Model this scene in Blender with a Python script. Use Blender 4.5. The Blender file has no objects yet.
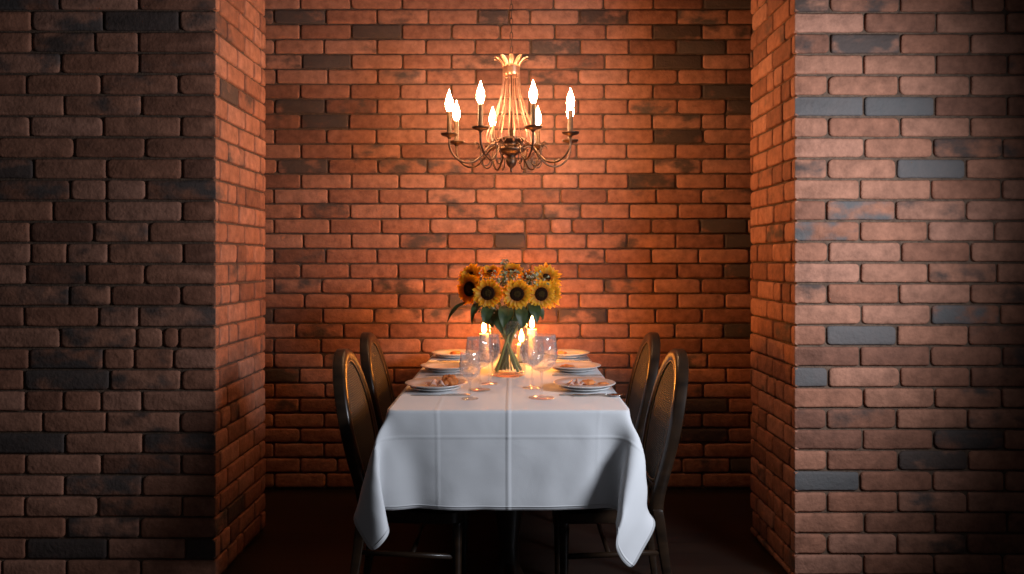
import bpy, math, random, zlib, base64
import numpy as np
from mathutils import Vector, Matrix, noise
PI = math.pi
scene = bpy.context.scene
COL = scene.collection

# ---------------------------------------------------------------- camera
F = 760.0                       # focal length in pixels of the 1024 wide frame
cam_data = bpy.data.cameras.new('camera')
cam = bpy.data.objects.new('camera', cam_data)
COL.objects.link(cam)
cam.location = (0, 0, 1.25)
cam.rotation_euler = (PI/2, 0, 0)
cam_data.sensor_width = 36
cam_data.lens = 36*F/1024
cam_data.shift_y = -27/1024
cam_data.clip_start = 0.05
scene.camera = cam

# ---------------------------------------------------------------- world, lamps, exposure
world = bpy.data.worlds.new('world')
scene.world = world
world.use_nodes = True
bg = world.node_tree.nodes['Background']
bg.inputs[0].default_value = (0.9, 0.92, 1.0, 1)
bg.inputs[1].default_value = 0.020
scene.view_settings.view_transform = 'Standard'
scene.view_settings.look = 'None'
scene.view_settings.exposure = 0
scene.view_settings.gamma = 1
scene.view_settings.use_curve_mapping = False

def spot(name, loc, target, energy, color, size_deg, blend, radius):
    l = bpy.data.lights.new(name, 'SPOT')
    l.energy = energy; l.color = color; l.spot_size = math.radians(size_deg)
    l.spot_blend = blend; l.shadow_soft_size = radius
    o = bpy.data.objects.new(name, l)
    COL.objects.link(o)
    o.location = loc
    o.rotation_euler = (Vector(target)-Vector(loc)).to_track_quat('-Z', 'Y').to_euler()
    return o
# soft lamp of the front room, to the right of the alcove opening
spot('front_room_lamp', (1.85, 1.45, 1.55), (-0.71, 2.93, 1.42), 176, (0.83, 0.89, 1.0), 122, 0.55, 0.32)
BULB_STRENGTH = 172
FLAME_STRENGTH = 560
BULB_COLOR = (1.0, 0.53, 0.24)
FLAME_COLOR = (1.0, 0.33, 0.045)

# ---------------------------------------------------------------- helpers
def px(x, y, Y):
    """world point seen at photo pixel x, y when it stands at distance Y"""
    return Vector(((x-512)*Y/F, Y, 1.25-(y-260)*Y/F))

class MB:
    def __init__(s): s.v = []; s.f = []; s.m = []; s.mi = 0
    def add(s, vs, fs, M=None):
        b = len(s.v)
        s.v += [tuple(M @ Vector(p)) if M is not None else tuple(p) for p in vs]
        s.f += [tuple(i+b for i in f) for f in fs]
        s.m += [s.mi]*len(fs)
    def box(s, x0, y0, z0, x1, y1, z1, b=0.0, M=None):
        if b <= 0:
            vs = [(x, y, z) for z in (z0, z1) for y in (y0, y1) for x in (x0, x1)]
            fs = [(0,2,3,1),(4,5,7,6),(0,1,5,4),(2,6,7,3),(0,4,6,2),(1,3,7,5)]
            s.add(vs, fs, M); return
        c = ((x0+x1)/2, (y0+y1)/2, (z0+z1)/2); h = ((x1-x0)/2, (y1-y0)/2, (z1-z0)/2)
        loops = []
        def ring(hx, hy, z):
            out = []
            for (sx, sy, a0) in ((1,1,0),(-1,1,90),(-1,-1,180),(1,-1,270)):
                for k in range(4):
                    a = math.radians(a0+30*k)
                    out.append((c[0]+sx*(hx-b)+b*k_r*math.cos(a), c[1]+sy*(hy-b)+b*k_r*math.sin(a), z))
            return out
        for k in range(4):
            t = PI/2*k/3; k_r = math.sin(t) if k else 0.0001
            loops.append(ring(h[0], h[1], z0+b*(1-math.cos(t))))
        for k in range(4):
            t = PI/2*(3-k)/3; k_r = math.sin(t) if k < 3 else 0.0001
            loops.append(ring(h[0], h[1], z1-b*(1-math.cos(t))))
        s.loft(loops, True, True, M)
    def loft(s, loops, cap0=True, cap1=True, M=None, closed=True):
        n = len(loops[0]); vs = [p for l in loops for p in l]; fs = []
        for j in range(len(loops)-1):
            for i in range(n if closed else n-1):
                k = (i+1) % n
                fs.append((j*n+i, j*n+k, (j+1)*n+k, (j+1)*n+i))
        if cap0: fs.append(tuple(range(n-1, -1, -1)))
        if cap1: fs.append(tuple((len(loops)-1)*n+i for i in range(n)))
        s.add(vs, fs, M)
    def lathe(s, prof, n=24, M=None, closed_profile=False, flute=None):
        loops = []
        for (r, z) in prof:
            l = []
            for i in range(n):
                a = 2*PI*i/n
                rr = r*(flute(a, z) if flute else 1)
                l.append((rr*math.cos(a), rr*math.sin(a), z))
            loops.append(l)
        if closed_profile: loops.append(loops[0])
        s.loft(loops, not closed_profile, not closed_profile, M)
    def tube(s, pts, r, n=8, M=None, closed=False, flat=1.0):
        pts = [Vector(p) for p in pts]; m = len(pts)
        rs = r if isinstance(r, (list, tuple)) else [r]*m
        loops = []; up = None
        for i, p in enumerate(pts):
            if closed: t = pts[(i+1) % m]-pts[i-1]
            else: t = pts[min(i+1, m-1)]-pts[max(i-1, 0)]
            t.normalize()
            if up is None:
                up = t.orthogonal().normalized()
                if flat != 1.0:
                    q = Vector((0, 0, 1)).cross(t)
                    if q.length > .1: up = q.normalized()
            up = (up-t*up.dot(t)).normalized(); sd = t.cross(up)
            loops.append([p+(up*math.cos(2*PI*k/n)+sd*math.sin(2*PI*k/n)*flat)*rs[i] for k in range(n)])
        if closed: loops.append(loops[0])
        s.loft(loops, not closed, not closed, M)
    def build(s, name, mats, parent=None, smooth=True, auto=None):
        me = bpy.data.meshes.new(name)
        me.from_pydata([tuple(p) for p in s.v], [], s.f)
        if not isinstance(mats, (list, tuple)): mats = [mats]
        for m in mats: me.materials.append(m)
        if len(mats) > 1: me.polygons.foreach_set('material_index', s.m)
        me.polygons.foreach_set('use_smooth', [smooth]*len(s.f))
        me.update()
        if smooth and auto: me.set_sharp_from_angle(angle=math.radians(auto))
        o = bpy.data.objects.new(name, me); COL.objects.link(o)
        if parent: o.parent = parent
        return o

def tag(o, label=None, cat=None, group=None, kind=None):
    if label: o['label'] = label
    if cat: o['category'] = cat
    if group: o['group'] = group
    if kind: o['kind'] = kind
    return o
def thing(name, label, cat, loc=(0,0,0), rz=0, group=None):
    o = bpy.data.objects.new(name, None); COL.objects.link(o)
    o.empty_display_size = .05
    o.location = loc; o.rotation_euler = (0, 0, rz)
    return tag(o, label, cat, group)
def copy_tree(o, parent=None):
    c = o.copy(); COL.objects.link(c); c.parent = parent
    for ch in list(o.children): copy_tree(ch, c)
    return c
def smooth(t): t = max(0, min(1, t)); return t*t*(3-2*t)
def bez(ps, n):
    """Catmull-Rom through the points"""
    ps = [Vector(p) for p in ps]; out = []
    q = [2*ps[0]-ps[1]]+ps+[2*ps[-1]-ps[-2]]
    for i in range(1, len(q)-2):
        for k in range(n):
            t = k/n; a, b, c, d = q[i-1], q[i], q[i+1], q[i+2]
            out.append(.5*((2*b)+(c-a)*t+(2*a-5*b+4*c-d)*t*t+(3*b-a-3*c+d)*t**3))
    out.append(ps[-1]); return out

# ---------------------------------------------------------------- materials
def mat(name, color=(.5,.5,.5), rough=.5, metal=0, **kw):
    m = bpy.data.materials.new(name); m.use_nodes = True
    b = m.node_tree.nodes['Principled BSDF']
    b.inputs['Base Color'].default_value = (*color, 1)
    b.inputs['Roughness'].default_value = rough
    b.inputs['Metallic'].default_value = metal
    for k, v in kw.items():
        b.inputs[k.replace('_', ' ')].default_value = v
    return m
def nd(m, t, **kw):
    n = m.node_tree.nodes.new(t)
    for k, v in kw.items(): setattr(n, k, v)
    return n
def lk(m, a, b): m.node_tree.links.new(a, b)
def noisy(m, c0, c1, scale=8, bump=0, bscale=40, bdist=.002, stretch=(1,1,1), detail=4):
    """mix two colours by noise and add a bump"""
    b = m.node_tree.nodes['Principled BSDF']
    tc = nd(m, 'ShaderNodeTexCoord'); mp = nd(m, 'ShaderNodeMapping')
    mp.inputs['Scale'].default_value = stretch
    lk(m, tc.outputs['Object'], mp.inputs[0])
    n = nd(m, 'ShaderNodeTexNoise'); n.inputs['Scale'].default_value = scale; n.inputs['Detail'].default_value = detail
    lk(m, mp.outputs[0], n.inputs['Vector'])
    r = nd(m, 'ShaderNodeValToRGB')
    r.color_ramp.elements[0].position = .32; r.color_ramp.elements[1].position = .68
    r.color_ramp.elements[0].color = (*c0, 1); r.color_ramp.elements[1].color = (*c1, 1)
    lk(m, n.outputs['Fac'], r.inputs[0]); lk(m, r.outputs[0], b.inputs['Base Color'])
    if bump:
        n2 = nd(m, 'ShaderNodeTexNoise'); n2.inputs['Scale'].default_value = bscale; n2.inputs['Detail'].default_value = 5
        lk(m, mp.outputs[0], n2.inputs['Vector'])
        bp = nd(m, 'ShaderNodeBump'); bp.inputs['Strength'].default_value = bump; bp.inputs['Distance'].default_value = bdist
        lk(m, n2.outputs['Fac'], bp.inputs['Height']); lk(m, bp.outputs[0], b.inputs['Normal'])
    return m

def brick_material():
    m = mat('brick', rough=.82)
    b = m.node_tree.nodes['Principled BSDF']
    b.inputs['Specular IOR Level'].default_value = .3
    at = nd(m, 'ShaderNodeAttribute'); at.attribute_name = 'brick'
    sp = nd(m, 'ShaderNodeSeparateColor'); lk(m, at.outputs['Color'], sp.inputs[0])
    tc = nd(m, 'ShaderNodeTexCoord')
    # own colour of each brick
    r = nd(m, 'ShaderNodeValToRGB'); cr = r.color_ramp
    cr.elements[0].position = 0; cr.elements[0].color = (.21, .088, .055, 1)
    cr.elements[1].position = 1; cr.elements[1].color = (.42, .195, .128, 1)
    e = cr.elements.new(.35); e.color = (.35, .143, .084, 1)
    e = cr.elements.new(.7); e.color = (.39, .172, .106, 1)
    lk(m, sp.outputs[1], r.inputs[0])
    n1 = nd(m, 'ShaderNodeTexNoise'); n1.inputs['Scale'].default_value = 22; n1.inputs['Detail'].default_value = 6
    n1.inputs['Roughness'].default_value = .65
    lk(m, tc.outputs['Object'], n1.inputs['Vector'])
    mr = nd(m, 'ShaderNodeMapRange'); mr.inputs[1].default_value = .3; mr.inputs[2].default_value = .7
    mr.inputs[3].default_value = .66; mr.inputs[4].default_value = 1.26
    lk(m, n1.outputs['Fac'], mr.inputs[0])
    mul = nd(m, 'ShaderNodeMix', data_type='RGBA', blend_type='MULTIPLY'); mul.inputs[0].default_value = 1
    lk(m, r.outputs[0], mul.inputs[6]); lk(m, mr.outputs[0], mul.inputs[7])
    # burnt dark patches
    mp = nd(m, 'ShaderNodeMapping'); mp.inputs['Scale'].default_value = (1, 1, 1.6)
    lk(m, tc.outputs['Object'], mp.inputs[0])
    n2 = nd(m, 'ShaderNodeTexNoise'); n2.inputs['Scale'].default_value = 9; n2.inputs['Detail'].default_value = 4
    lk(m, mp.outputs[0], n2.inputs['Vector'])
    ad = nd(m, 'ShaderNodeMath', operation='MULTIPLY_ADD'); ad.inputs[1].default_value = .62
    lk(m, sp.outputs[0], ad.inputs[0]); lk(m, n2.outputs['Fac'], ad.inputs[2])
    mr2 = nd(m, 'ShaderNodeMapRange'); mr2.interpolation_type = 'SMOOTHSTEP'
    mr2.inputs[1].default_value = .68; mr2.inputs[2].default_value = .95
    mr2.inputs[3].default_value = 0; mr2.inputs[4].default_value = .90
    lk(m, ad.outputs[0], mr2.inputs[0])
    dk = nd(m, 'ShaderNodeMix', data_type='RGBA')
    dk.inputs[6].default_value = (.056, .042, .036, 1); dk.inputs[7].default_value = (.112, .117, .117, 1)
    lk(m, sp.outputs[2], dk.inputs[0])
    mx = nd(m, 'ShaderNodeMix', data_type='RGBA')
    lk(m, mr2.outputs[0], mx.inputs[0]); lk(m, mul.outputs[2], mx.inputs[6]); lk(m, dk.outputs[2], mx.inputs[7])
    lk(m, mx.outputs[2], b.inputs['Base Color'])
    n3 = nd(m, 'ShaderNodeTexNoise'); n3.inputs['Scale'].default_value = 70; n3.inputs['Detail'].default_value = 6
    lk(m, tc.outputs['Object'], n3.inputs['Vector'])
    n4 = nd(m, 'ShaderNodeTexNoise'); n4.inputs['Scale'].default_value = 16; n4.inputs['Detail'].default_value = 3
    lk(m, mp.outputs[0], n4.inputs['Vector'])
    s2 = nd(m, 'ShaderNodeMath', operation='MULTIPLY_ADD'); s2.inputs[1].default_value = 1.4
    lk(m, n4.outputs['Fac'], s2.inputs[0]); lk(m, n3.outputs['Fac'], s2.inputs[2])
    bp = nd(m, 'ShaderNodeBump'); bp.inputs['Strength'].default_value = .8; bp.inputs['Distance'].default_value = .004
    lk(m, s2.outputs[0], bp.inputs['Height']); lk(m, bp.outputs[0], b.inputs['Normal'])
    return m
BRICK = brick_material()
MORTAR = noisy(mat('mortar', rough=.95), (.090,.052,.034), (.16,.098,.064), 60, .8, 120, .004)
PLASTER = noisy(mat('ceiling_plaster', rough=.9), (.30,.26,.22), (.36,.31,.27), 5)
def wood_floor():
    m = mat('dark_floor_boards', rough=.42)
    b = m.node_tree.nodes['Principled BSDF']
    tc = nd(m, 'ShaderNodeTexCoord')
    br = nd(m, 'ShaderNodeTexBrick'); br.offset = .5
    br.inputs['Color1'].default_value = (.016,.010,.008,1); br.inputs['Color2'].default_value = (.028,.017,.012,1)
    br.inputs['Mortar'].default_value = (.008,.006,.005,1)
    br.inputs['Scale'].default_value = 1; br.inputs['Mortar Size'].default_value = .003
    br.inputs['Brick Width'].default_value = 1.3; br.inputs['Row Height'].default_value = .12
    lk(m, tc.outputs['Object'], br.inputs['Vector'])
    n = nd(m, 'ShaderNodeTexNoise'); n.inputs['Scale'].default_value = 6
    mp = nd(m, 'ShaderNodeMapping'); mp.inputs['Scale'].default_value = (1, 14, 1)
    lk(m, tc.outputs['Object'], mp.inputs[0]); lk(m, mp.outputs[0], n.inputs['Vector'])
    mr = nd(m, 'ShaderNodeMapRange'); mr.inputs[3].default_value = .6; mr.inputs[4].default_value = 1.3
    lk(m, n.outputs['Fac'], mr.inputs[0])
    mx = nd(m, 'ShaderNodeMix', data_type='RGBA', blend_type='MULTIPLY'); mx.inputs[0].default_value = 1
    lk(m, br.outputs['Color'], mx.inputs[6]); lk(m, mr.outputs[0], mx.inputs[7]); lk(m, mx.outputs[2], b.inputs['Base Color'])
    return m
FLOOR = wood_floor()
WOOD = noisy(mat('dark_polished_wood', rough=.33, Specular_IOR_Level=.35), (.014,.008,.005), (.036,.019,.010), 7, .15, 30, .001, (1,1,6))
WOOD.node_tree.nodes['Principled BSDF'].inputs['Coat Weight'].default_value = .1
def fabric_back():
    m = mat('ribbed_taupe_upholstery', (.10,.080,.062), .75)
    b = m.node_tree.nodes['Principled BSDF']
    tc = nd(m, 'ShaderNodeTexCoord'); w = nd(m, 'ShaderNodeTexWave'); w.bands_direction = 'Z'
    w.inputs['Scale'].default_value = 42; w.inputs['Distortion'].default_value = .3
    lk(m, tc.outputs['Object'], w.inputs['Vector'])
    r = nd(m, 'ShaderNodeValToRGB'); r.color_ramp.elements[0].color = (.016,.013,.010,1); r.color_ramp.elements[1].color = (.044,.036,.027,1)
    lk(m, w.outputs['Fac'], r.inputs[0]); lk(m, r.outputs[0], b.inputs['Base Color'])
    bp = nd(m, 'ShaderNodeBump'); bp.inputs['Strength'].default_value = .5; bp.inputs['Distance'].default_value = .002
    lk(m, w.outputs['Fac'], bp.inputs['Height']); lk(m, bp.outputs[0], b.inputs['Normal'])
    return m
UPHOLSTERY = fabric_back()
BRONZE = noisy(mat('dark_bronze', rough=.42, metal=.85), (.10,.060,.040), (.22,.13,.085), 30, .3, 90, .001)
COPPER = noisy(mat('copper_rose_metal', rough=.36, metal=.8), (.52,.27,.17), (.74,.43,.29), 40)
SLEEVE = noisy(mat('aged_candle_sleeve', rough=.5), (.10,.055,.030), (.17,.10,.055), 30)
IVORY = mat('ivory_wax', (.85,.72,.52), .5, Subsurface_Weight=.35)
IVORY.node_tree.nodes['Principled BSDF'].inputs['Subsurface Radius'].default_value = (.03,.015,.006)
PORCELAIN = noisy(mat('white_porcelain', rough=.22), (.70,.69,.68), (.76,.75,.74), 6)
STEEL = noisy(mat('cutlery_steel', rough=.22, metal=1), (.50,.48,.45), (.62,.60,.57), 30)
WICK = mat('wick', (.02,.02,.02), .9)
def emis(name, color, strength):
    m = bpy.data.materials.new(name); m.use_nodes = True; nt = m.node_tree
    nt.nodes.remove(nt.nodes['Principled BSDF'])
    e = nt.nodes.new('ShaderNodeEmission'); e.inputs[0].default_value = (*color, 1); e.inputs[1].default_value = strength
    nt.links.new(e.outputs[0], nt.nodes['Material Output'].inputs[0]); return m
BULB = emis('lit_candle_bulb', BULB_COLOR, BULB_STRENGTH)
FLAME = emis('candle_flame', FLAME_COLOR, FLAME_STRENGTH)
def glass(name, tint=(1,1,1), gain=.8, base=.02, scatter=0, bumps=0, rough=.03):
    """clear thin glass: see-through, mirror-like towards its rims; cut facets scatter a little light"""
    m = bpy.data.materials.new(name); m.use_nodes = True; nt = m.node_tree
    nt.nodes.remove(nt.nodes['Principled BSDF'])
    N_ = nt.nodes.new; L_ = nt.links.new
    g = N_('ShaderNodeBsdfGlossy'); g.inputs['Color'].default_value = (1, 1, 1, 1); g.inputs['Roughness'].default_value = rough
    t = N_('ShaderNodeBsdfTransparent'); t.inputs[0].default_value = (*tint, 1)
    x = N_('ShaderNodeMixShader'); lw = N_('ShaderNodeLayerWeight'); lw.inputs['Blend'].default_value = .5
    pw = N_('ShaderNodeMath'); pw.operation = 'POWER'; pw.inputs[1].default_value = 4
    ma = N_('ShaderNodeMath'); ma.operation = 'MULTIPLY_ADD'; ma.use_clamp = True
    ma.inputs[1].default_value = gain; ma.inputs[2].default_value = base
    L_(lw.outputs['Facing'], pw.inputs[0]); L_(pw.outputs[0], ma.inputs[0]); L_(ma.outputs[0], x.inputs[0])
    L_(t.outputs[0], x.inputs[1]); L_(g.outputs[0], x.inputs[2]); out = x
    if scatter:
        d = N_('ShaderNodeBsdfDiffuse'); d.inputs[0].default_value = (.95, .95, .97, 1)
        q = N_('ShaderNodeBsdfTranslucent'); q.inputs[0].default_value = (.95, .95, .97, 1)
        y = N_('ShaderNodeMixShader'); L_(d.outputs[0], y.inputs[1]); L_(q.outputs[0], y.inputs[2])
        z_ = N_('ShaderNodeMixShader'); z_.inputs[0].default_value = scatter
        L_(x.outputs[0], z_.inputs[1]); L_(y.outputs[0], z_.inputs[2]); out = z_
    L_(out.outputs[0], nt.nodes['Material Output'].inputs[0])
    if bumps:
        tc = N_('ShaderNodeTexCoord'); v = N_('ShaderNodeTexVoronoi'); v.inputs['Scale'].default_value = bumps
        L_(tc.outputs['Object'], v.inputs['Vector'])
        bp = N_('ShaderNodeBump'); bp.inputs['Strength'].default_value = .8; bp.inputs['Distance'].default_value = .003
        L_(v.outputs['Distance'], bp.inputs['Height'])
        L_(bp.outputs[0], g.inputs['Normal'])
        mz = N_('ShaderNodeMapRange'); mz.inputs[1].default_value = 0; mz.inputs[2].default_value = .8
        mz.inputs[3].default_value = 0; mz.inputs[4].default_value = scatter*2.2
        L_(v.outputs['Distance'], mz.inputs[0]); L_(mz.outputs[0], z_.inputs[0])
    return m
CRYSTAL = glass('cut_crystal', (.98,.98,.98), 1.6, .06, .095, 60)
CLEARGLASS = glass('plain_stem_glass', (.98,.98,.98), .8, .06, .06)
VASEGLASS = glass('clear_vase_glass', (.985,.99,.98), 1.3, .02, .035)
WATER = glass('vase_water', (.96,.97,.93), .3, .0)
LEAF = noisy(mat('sunflower_leaf_green', rough=.5), (.028,.050,.016), (.065,.095,.028), 25, .4, 60, .002)
STEM = noisy(mat('stem_green', rough=.5), (.20,.22,.045), (.30,.30,.075), 25)
PALEGREEN = noisy(mat('pale_sprig_green', rough=.6), (.28,.31,.15), (.45,.45,.27), 60)
BUD = mat('cream_filler_buds', (.85,.74,.55), .6)
SEED = noisy(mat('seed_disc_brown', rough=.85), (.012,.005,.003), (.036,.015,.007), 220, 1, 260, .004)
SEEDC = noisy(mat('seed_centre_olive', rough=.85), (.030,.017,.006), (.060,.034,.010), 220, 1, 260, .004)
for _m in (SEED, SEEDC): _m.node_tree.nodes['Principled BSDF'].inputs['Specular IOR Level'].default_value = .05
def petal_mat():
    m = mat('sunflower_petal', (.85,.40,.02), .55, Subsurface_Weight=.1)
    b = m.node_tree.nodes['Principled BSDF']
    at = nd(m, 'ShaderNodeAttribute'); at.attribute_name = 'along'
    r = nd(m, 'ShaderNodeValToRGB'); cr = r.color_ramp
    cr.elements[0].position = .15; cr.elements[0].color = (.60,.17,.004,1)
    cr.elements[1].position = .75; cr.elements[1].color = (.95,.50,.014,1)
    lk(m, at.outputs['Fac'], r.inputs[0]); lk(m, r.outputs[0], b.inputs['Base Color'])
    tr = nd(m, 'ShaderNodeBsdfTranslucent'); lk(m, r.outputs[0], tr.inputs[0])
    mx = nd(m, 'ShaderNodeMixShader'); mx.inputs[0].default_value = .35
    lk(m, b.outputs[0], mx.inputs[1]); lk(m, tr.outputs[0], mx.inputs[2]); lk(m, mx.outputs[0], m.node_tree.nodes['Material Output'].inputs[0])
    return m
PETAL = petal_mat()
def cloth_mat():
    m = mat('white_linen', (.82,.82,.83), .8)
    b = m.node_tree.nodes['Principled BSDF']; b.inputs['Sheen Weight'].default_value = .15
    uv = nd(m, 'ShaderNodeUVMap'); uv.uv_map = 'cloth'
    sx = nd(m, 'ShaderNodeSeparateXYZ'); lk(m, uv.outputs[0], sx.inputs[0])
    def crease(sock, pos, width, amp):
        a = nd(m, 'ShaderNodeMath', operation='SUBTRACT'); lk(m, sock, a.inputs[0]); a.inputs[1].default_value = pos
        c = nd(m, 'ShaderNodeMath', operation='ABSOLUTE'); lk(m, a.outputs[0], c.inputs[0])
        d = nd(m, 'ShaderNodeMapRange'); d.interpolation_type = 'SMOOTHSTEP'
        d.inputs[1].default_value = 0; d.inputs[2].default_value = width; d.inputs[3].default_value = amp; d.inputs[4].default_value = 0
        lk(m, c.outputs[0], d.inputs[0]); return d.outputs[0]
    hs = [crease(sx.outputs[0], 0, .012, .55), crease(sx.outputs[0], -.235, .012, .22), crease(sx.outputs[0], .30, .012, .10),
          crease(sx.outputs[1], -.80, .010, .35), crease(sx.outputs[1], -.28, .010, .3), crease(sx.outputs[1], .28, .010, .3),
          crease(sx.outputs[1], -1.045, .004, .7), crease(sx.outputs[0], -.720, .004, .7), crease(sx.outputs[0], .720, .004, .7)]
    n = nd(m, 'ShaderNodeTexNoise'); n.inputs['Scale'].default_value = 5; n.inputs['Detail'].default_value = 3
    n.inputs['Distortion'].default_value = .6
    lk(m, uv.outputs[0], n.inputs['Vector'])
    acc = n.outputs['Fac']
    for h in hs:
        a = nd(m, 'ShaderNodeMath', operation='ADD'); lk(m, acc, a.inputs[0]); lk(m, h, a.inputs[1]); acc = a.outputs[0]
    wv = nd(m, 'ShaderNodeTexNoise'); wv.inputs['Scale'].default_value = 350
    lk(m, uv.outputs[0], wv.inputs['Vector'])
    ma = nd(m, 'ShaderNodeMath', operation='MULTIPLY_ADD'); ma.inputs[1].default_value = .12
    lk(m, wv.outputs['Fac'], ma.inputs[0]); lk(m, acc, ma.inputs[2])
    bp = nd(m, 'ShaderNodeBump'); bp.inputs['Strength'].default_value = .8; bp.inputs['Distance'].default_value = .004
    lk(m, ma.outputs[0], bp.inputs['Height']); lk(m, bp.outputs[0], b.inputs['Normal'])
    return m
LINEN = cloth_mat()
CRUST = noisy(mat('golden_bread_crust', rough=.7), (.60,.16,.035), (.85,.31,.09), 40, .8, 90, .004)
HAM = noisy(mat('pink_cured_ham', rough=.55), (.55,.27,.20), (.76,.52,.44), 40, .4, 80, .003)

# ---------------------------------------------------------------- brickwork
class Wall:
    """bricks with rounded worn edges standing proud of a recessed mortar bed; one mesh"""
    def __init__(s, seed): s.v = []; s.f = []; s.m = []; s.a = []; s.rnd = random.Random(seed)
    def brick(s, O, U, N, u0, u1, z0, z1, tone, flush0=False, flush1=False):
        R = s.rnd; W = u1-u0; H = z1-z0
        rc = min(R.uniform(.007, .016), W*.3)
        pts = []   # outline in (u, v, nx, ny) with inward normals
        dark, grey = {'n': (R.uniform(0, .09), 0), 'm': (R.uniform(.30, .50), R.uniform(0, .35)), 'D': (R.uniform(.62, .95), R.uniform(0, .25)), 'G': (1, .9), 'H': (.55, .95)}[tone]
        rcs = [R.uniform(.5, 1.5)*rc for _ in range(4)]
        if flush0: rcs[0] = rcs[3] = .0015
        if flush1: rcs[1] = rcs[2] = .0015
        cs = [(u0, z0, 1, 1, 180), (u1, z0, -1, 1, 270), (u1, z1, -1, -1, 0), (u0, z1, 1, -1, 90)]
        jt = R.uniform(0, 99)
        wob = lambda a: (noise.noise(Vector((a*9, jt, 0))))*.0022
        for k, (cx, cz, sx, sz, a0) in enumerate(cs):
            r = rcs[k]
            for i in range(4):
                a = math.radians(a0+30*i)
                pts.append((cx+sx*r+r*math.cos(a), cz+sz*r+r*math.sin(a)))
            nx_, nz_ = cs[(k+1) % 4][0], cs[(k+1) % 4][1]
            ns = (3 if W > .12 else 1) if k in (0, 2) else 1
            for i in range(1, ns+1):
                t = i/(ns+1)
                pts.append((cx+(nx_-cx)*t, cz+(nz_-cz)*t))
        n = len(pts); mu, mz = (u0+u1)/2, (z0+z1)/2
        out = []
        for (u, z) in pts:
            w = wob(u*3+z*5)
            u2 = u if (flush0 and u < u0+.004) or (flush1 and u > u1-.004) else u-math.copysign(w, u-mu)*.8
            out.append((u2, z+(w if abs(z-mz) > H*.3 else 0)))
        prot = R.uniform(-.0018, .0022); tu, tz = R.uniform(-.008, .008), R.uniform(-.015, .015)
        base = len(s.v)
        for (ins, dep) in ((0, -.016), (0, -.0045), (.003, -.0016), (.0085, 0)):
            for (u, z) in out:
                iu = ins/(W/2) if not ((flush0 and u < mu) or (flush1 and u > mu)) else ins*.35/(W/2)
                uu = mu+(u-mu)*(1-iu); zz = mz+(z-mz)*(1-ins/(H/2))
                if dep < -.01 and ((flush0 and u < u0+.01) or (flush1 and u > u1-.01)): uu = mu+(uu-mu)*(1-.003/(W/2))
                d = dep+(prot+tu*(uu-mu)+tz*(zz-mz) if dep > -.01 and not (flush0 or flush1) else 0)
                s.v.append(O+U*uu+N*d+Vector((0, 0, zz)))
        for j in range(3):
            for i in range(n):
                k = (i+1) % n
                s.f.append((base+j*n+i, base+j*n+k, base+(j+1)*n+k, base+(j+1)*n+i)); s.m.append(0)
        s.f.append(tuple(base+3*n+i for i in range(n))); s.m.append(0)
        g = R.random(); s.a += [(dark, g, grey, 1)]*(4*n)
    def quad(s, ps):
        b = len(s.v); s.v += [Vector(p) for p in ps]; s.f.append((b, b+1, b+2, b+3)); s.m.append(1); s.a += [(0, 0, 0, 1)]*4
    def slab(s, x0, y0, z0, x1, y1, z1):
        c = [(x, y, z) for z in (z0, z1) for y in (y0, y1) for x in (x0, x1)]
        for f in ((0,2,3,1),(4,5,7,6),(0,1,5,4),(2,6,7,3),(0,4,6,2),(1,3,7,5)): s.quad([c[i] for i in f])
    def rows(s, O, U, N, u0, u1, z_of_row, given, nrows_lo, nrows_hi, unit, tones_fn=None, flush0=False, flush1=False, half=.06, gap=.0090):
        """z_of_row(i) = top of row i counted downwards; given[i] = (joints, tones) where the photo shows them"""
        R = s.rnd
        for i in range(nrows_lo, nrows_hi):
            zt, zb = z_of_row(i), z_of_row(i+1)
            if zb < .0: zb = 0
            if zt < .02: break
            J = list(given.get(i, [])); hf = 0 if J else half
            if not J:
                off = (.5 if i % 2 else 0)*unit+R.uniform(-.02, .02)*unit*3
                J = [u0+off+unit*k for k in range(int((u1-u0)/unit)+1)]
            J = sorted(j for j in J if u0+.02 < j < u1-.02)
            # run on past the seen joints at both ends
            if J:
                while J[0]-u0 > unit*1.25: J.insert(0, J[0]-unit*(R.uniform(.96, 1.04) if R.random() > hf else .5))
                while u1-J[-1] > unit*1.25: J.append(J[-1]+unit*(R.uniform(.96, 1.04) if R.random() > hf else .5))
            E_ = [u0]+J+[u1]
            for k in range(len(E_)-1):
                a, b = E_[k], E_[k+1]
                if b-a < .025: continue
                zm = (zt+zb)/2
                tone = tones_fn(i, a, b, zm) if tones_fn else None
                if tone is None: tone = R.choices('nmD', (.80, .13, .07))[0]
                g0 = 0 if (flush0 and k == 0) else gap/2
                g1 = 0 if (flush1 and k == len(E_)-2) else gap/2
                s.brick(O, U, N, a+g0, b-g1, zb+gap/2, zt-gap/2, tone, flush0 and k == 0, flush1 and k == len(E_)-2)
    def build(s, name):
        me = bpy.data.meshes.new(name); me.from_pydata([tuple(p) for p in s.v], [], s.f)
        me.materials.append(BRICK); me.materials.append(MORTAR)
        me.polygons.foreach_set('material_index', s.m)
        me.polygons.foreach_set('use_smooth', [x == 0 for x in s.m])
        at = me.attributes.new('brick', 'FLOAT_COLOR', 'POINT')
        at.data.foreach_set('color', np.array(s.a, dtype=np.float32).ravel())
        me.update()
        o = bpy.data.objects.new(name, me); COL.objects.link(o); o['kind'] = 'structure'
        return o

XL, XR = -1.142, 1.09        # the two jambs of the opening
YF, YB, YW = 2.93, 3.50, 4.13
YBL, YBR = 3.53, 3.485        # back ends of the two jambs  # pier front, pier back, alcove back wall
CEIL = 2.93
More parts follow.
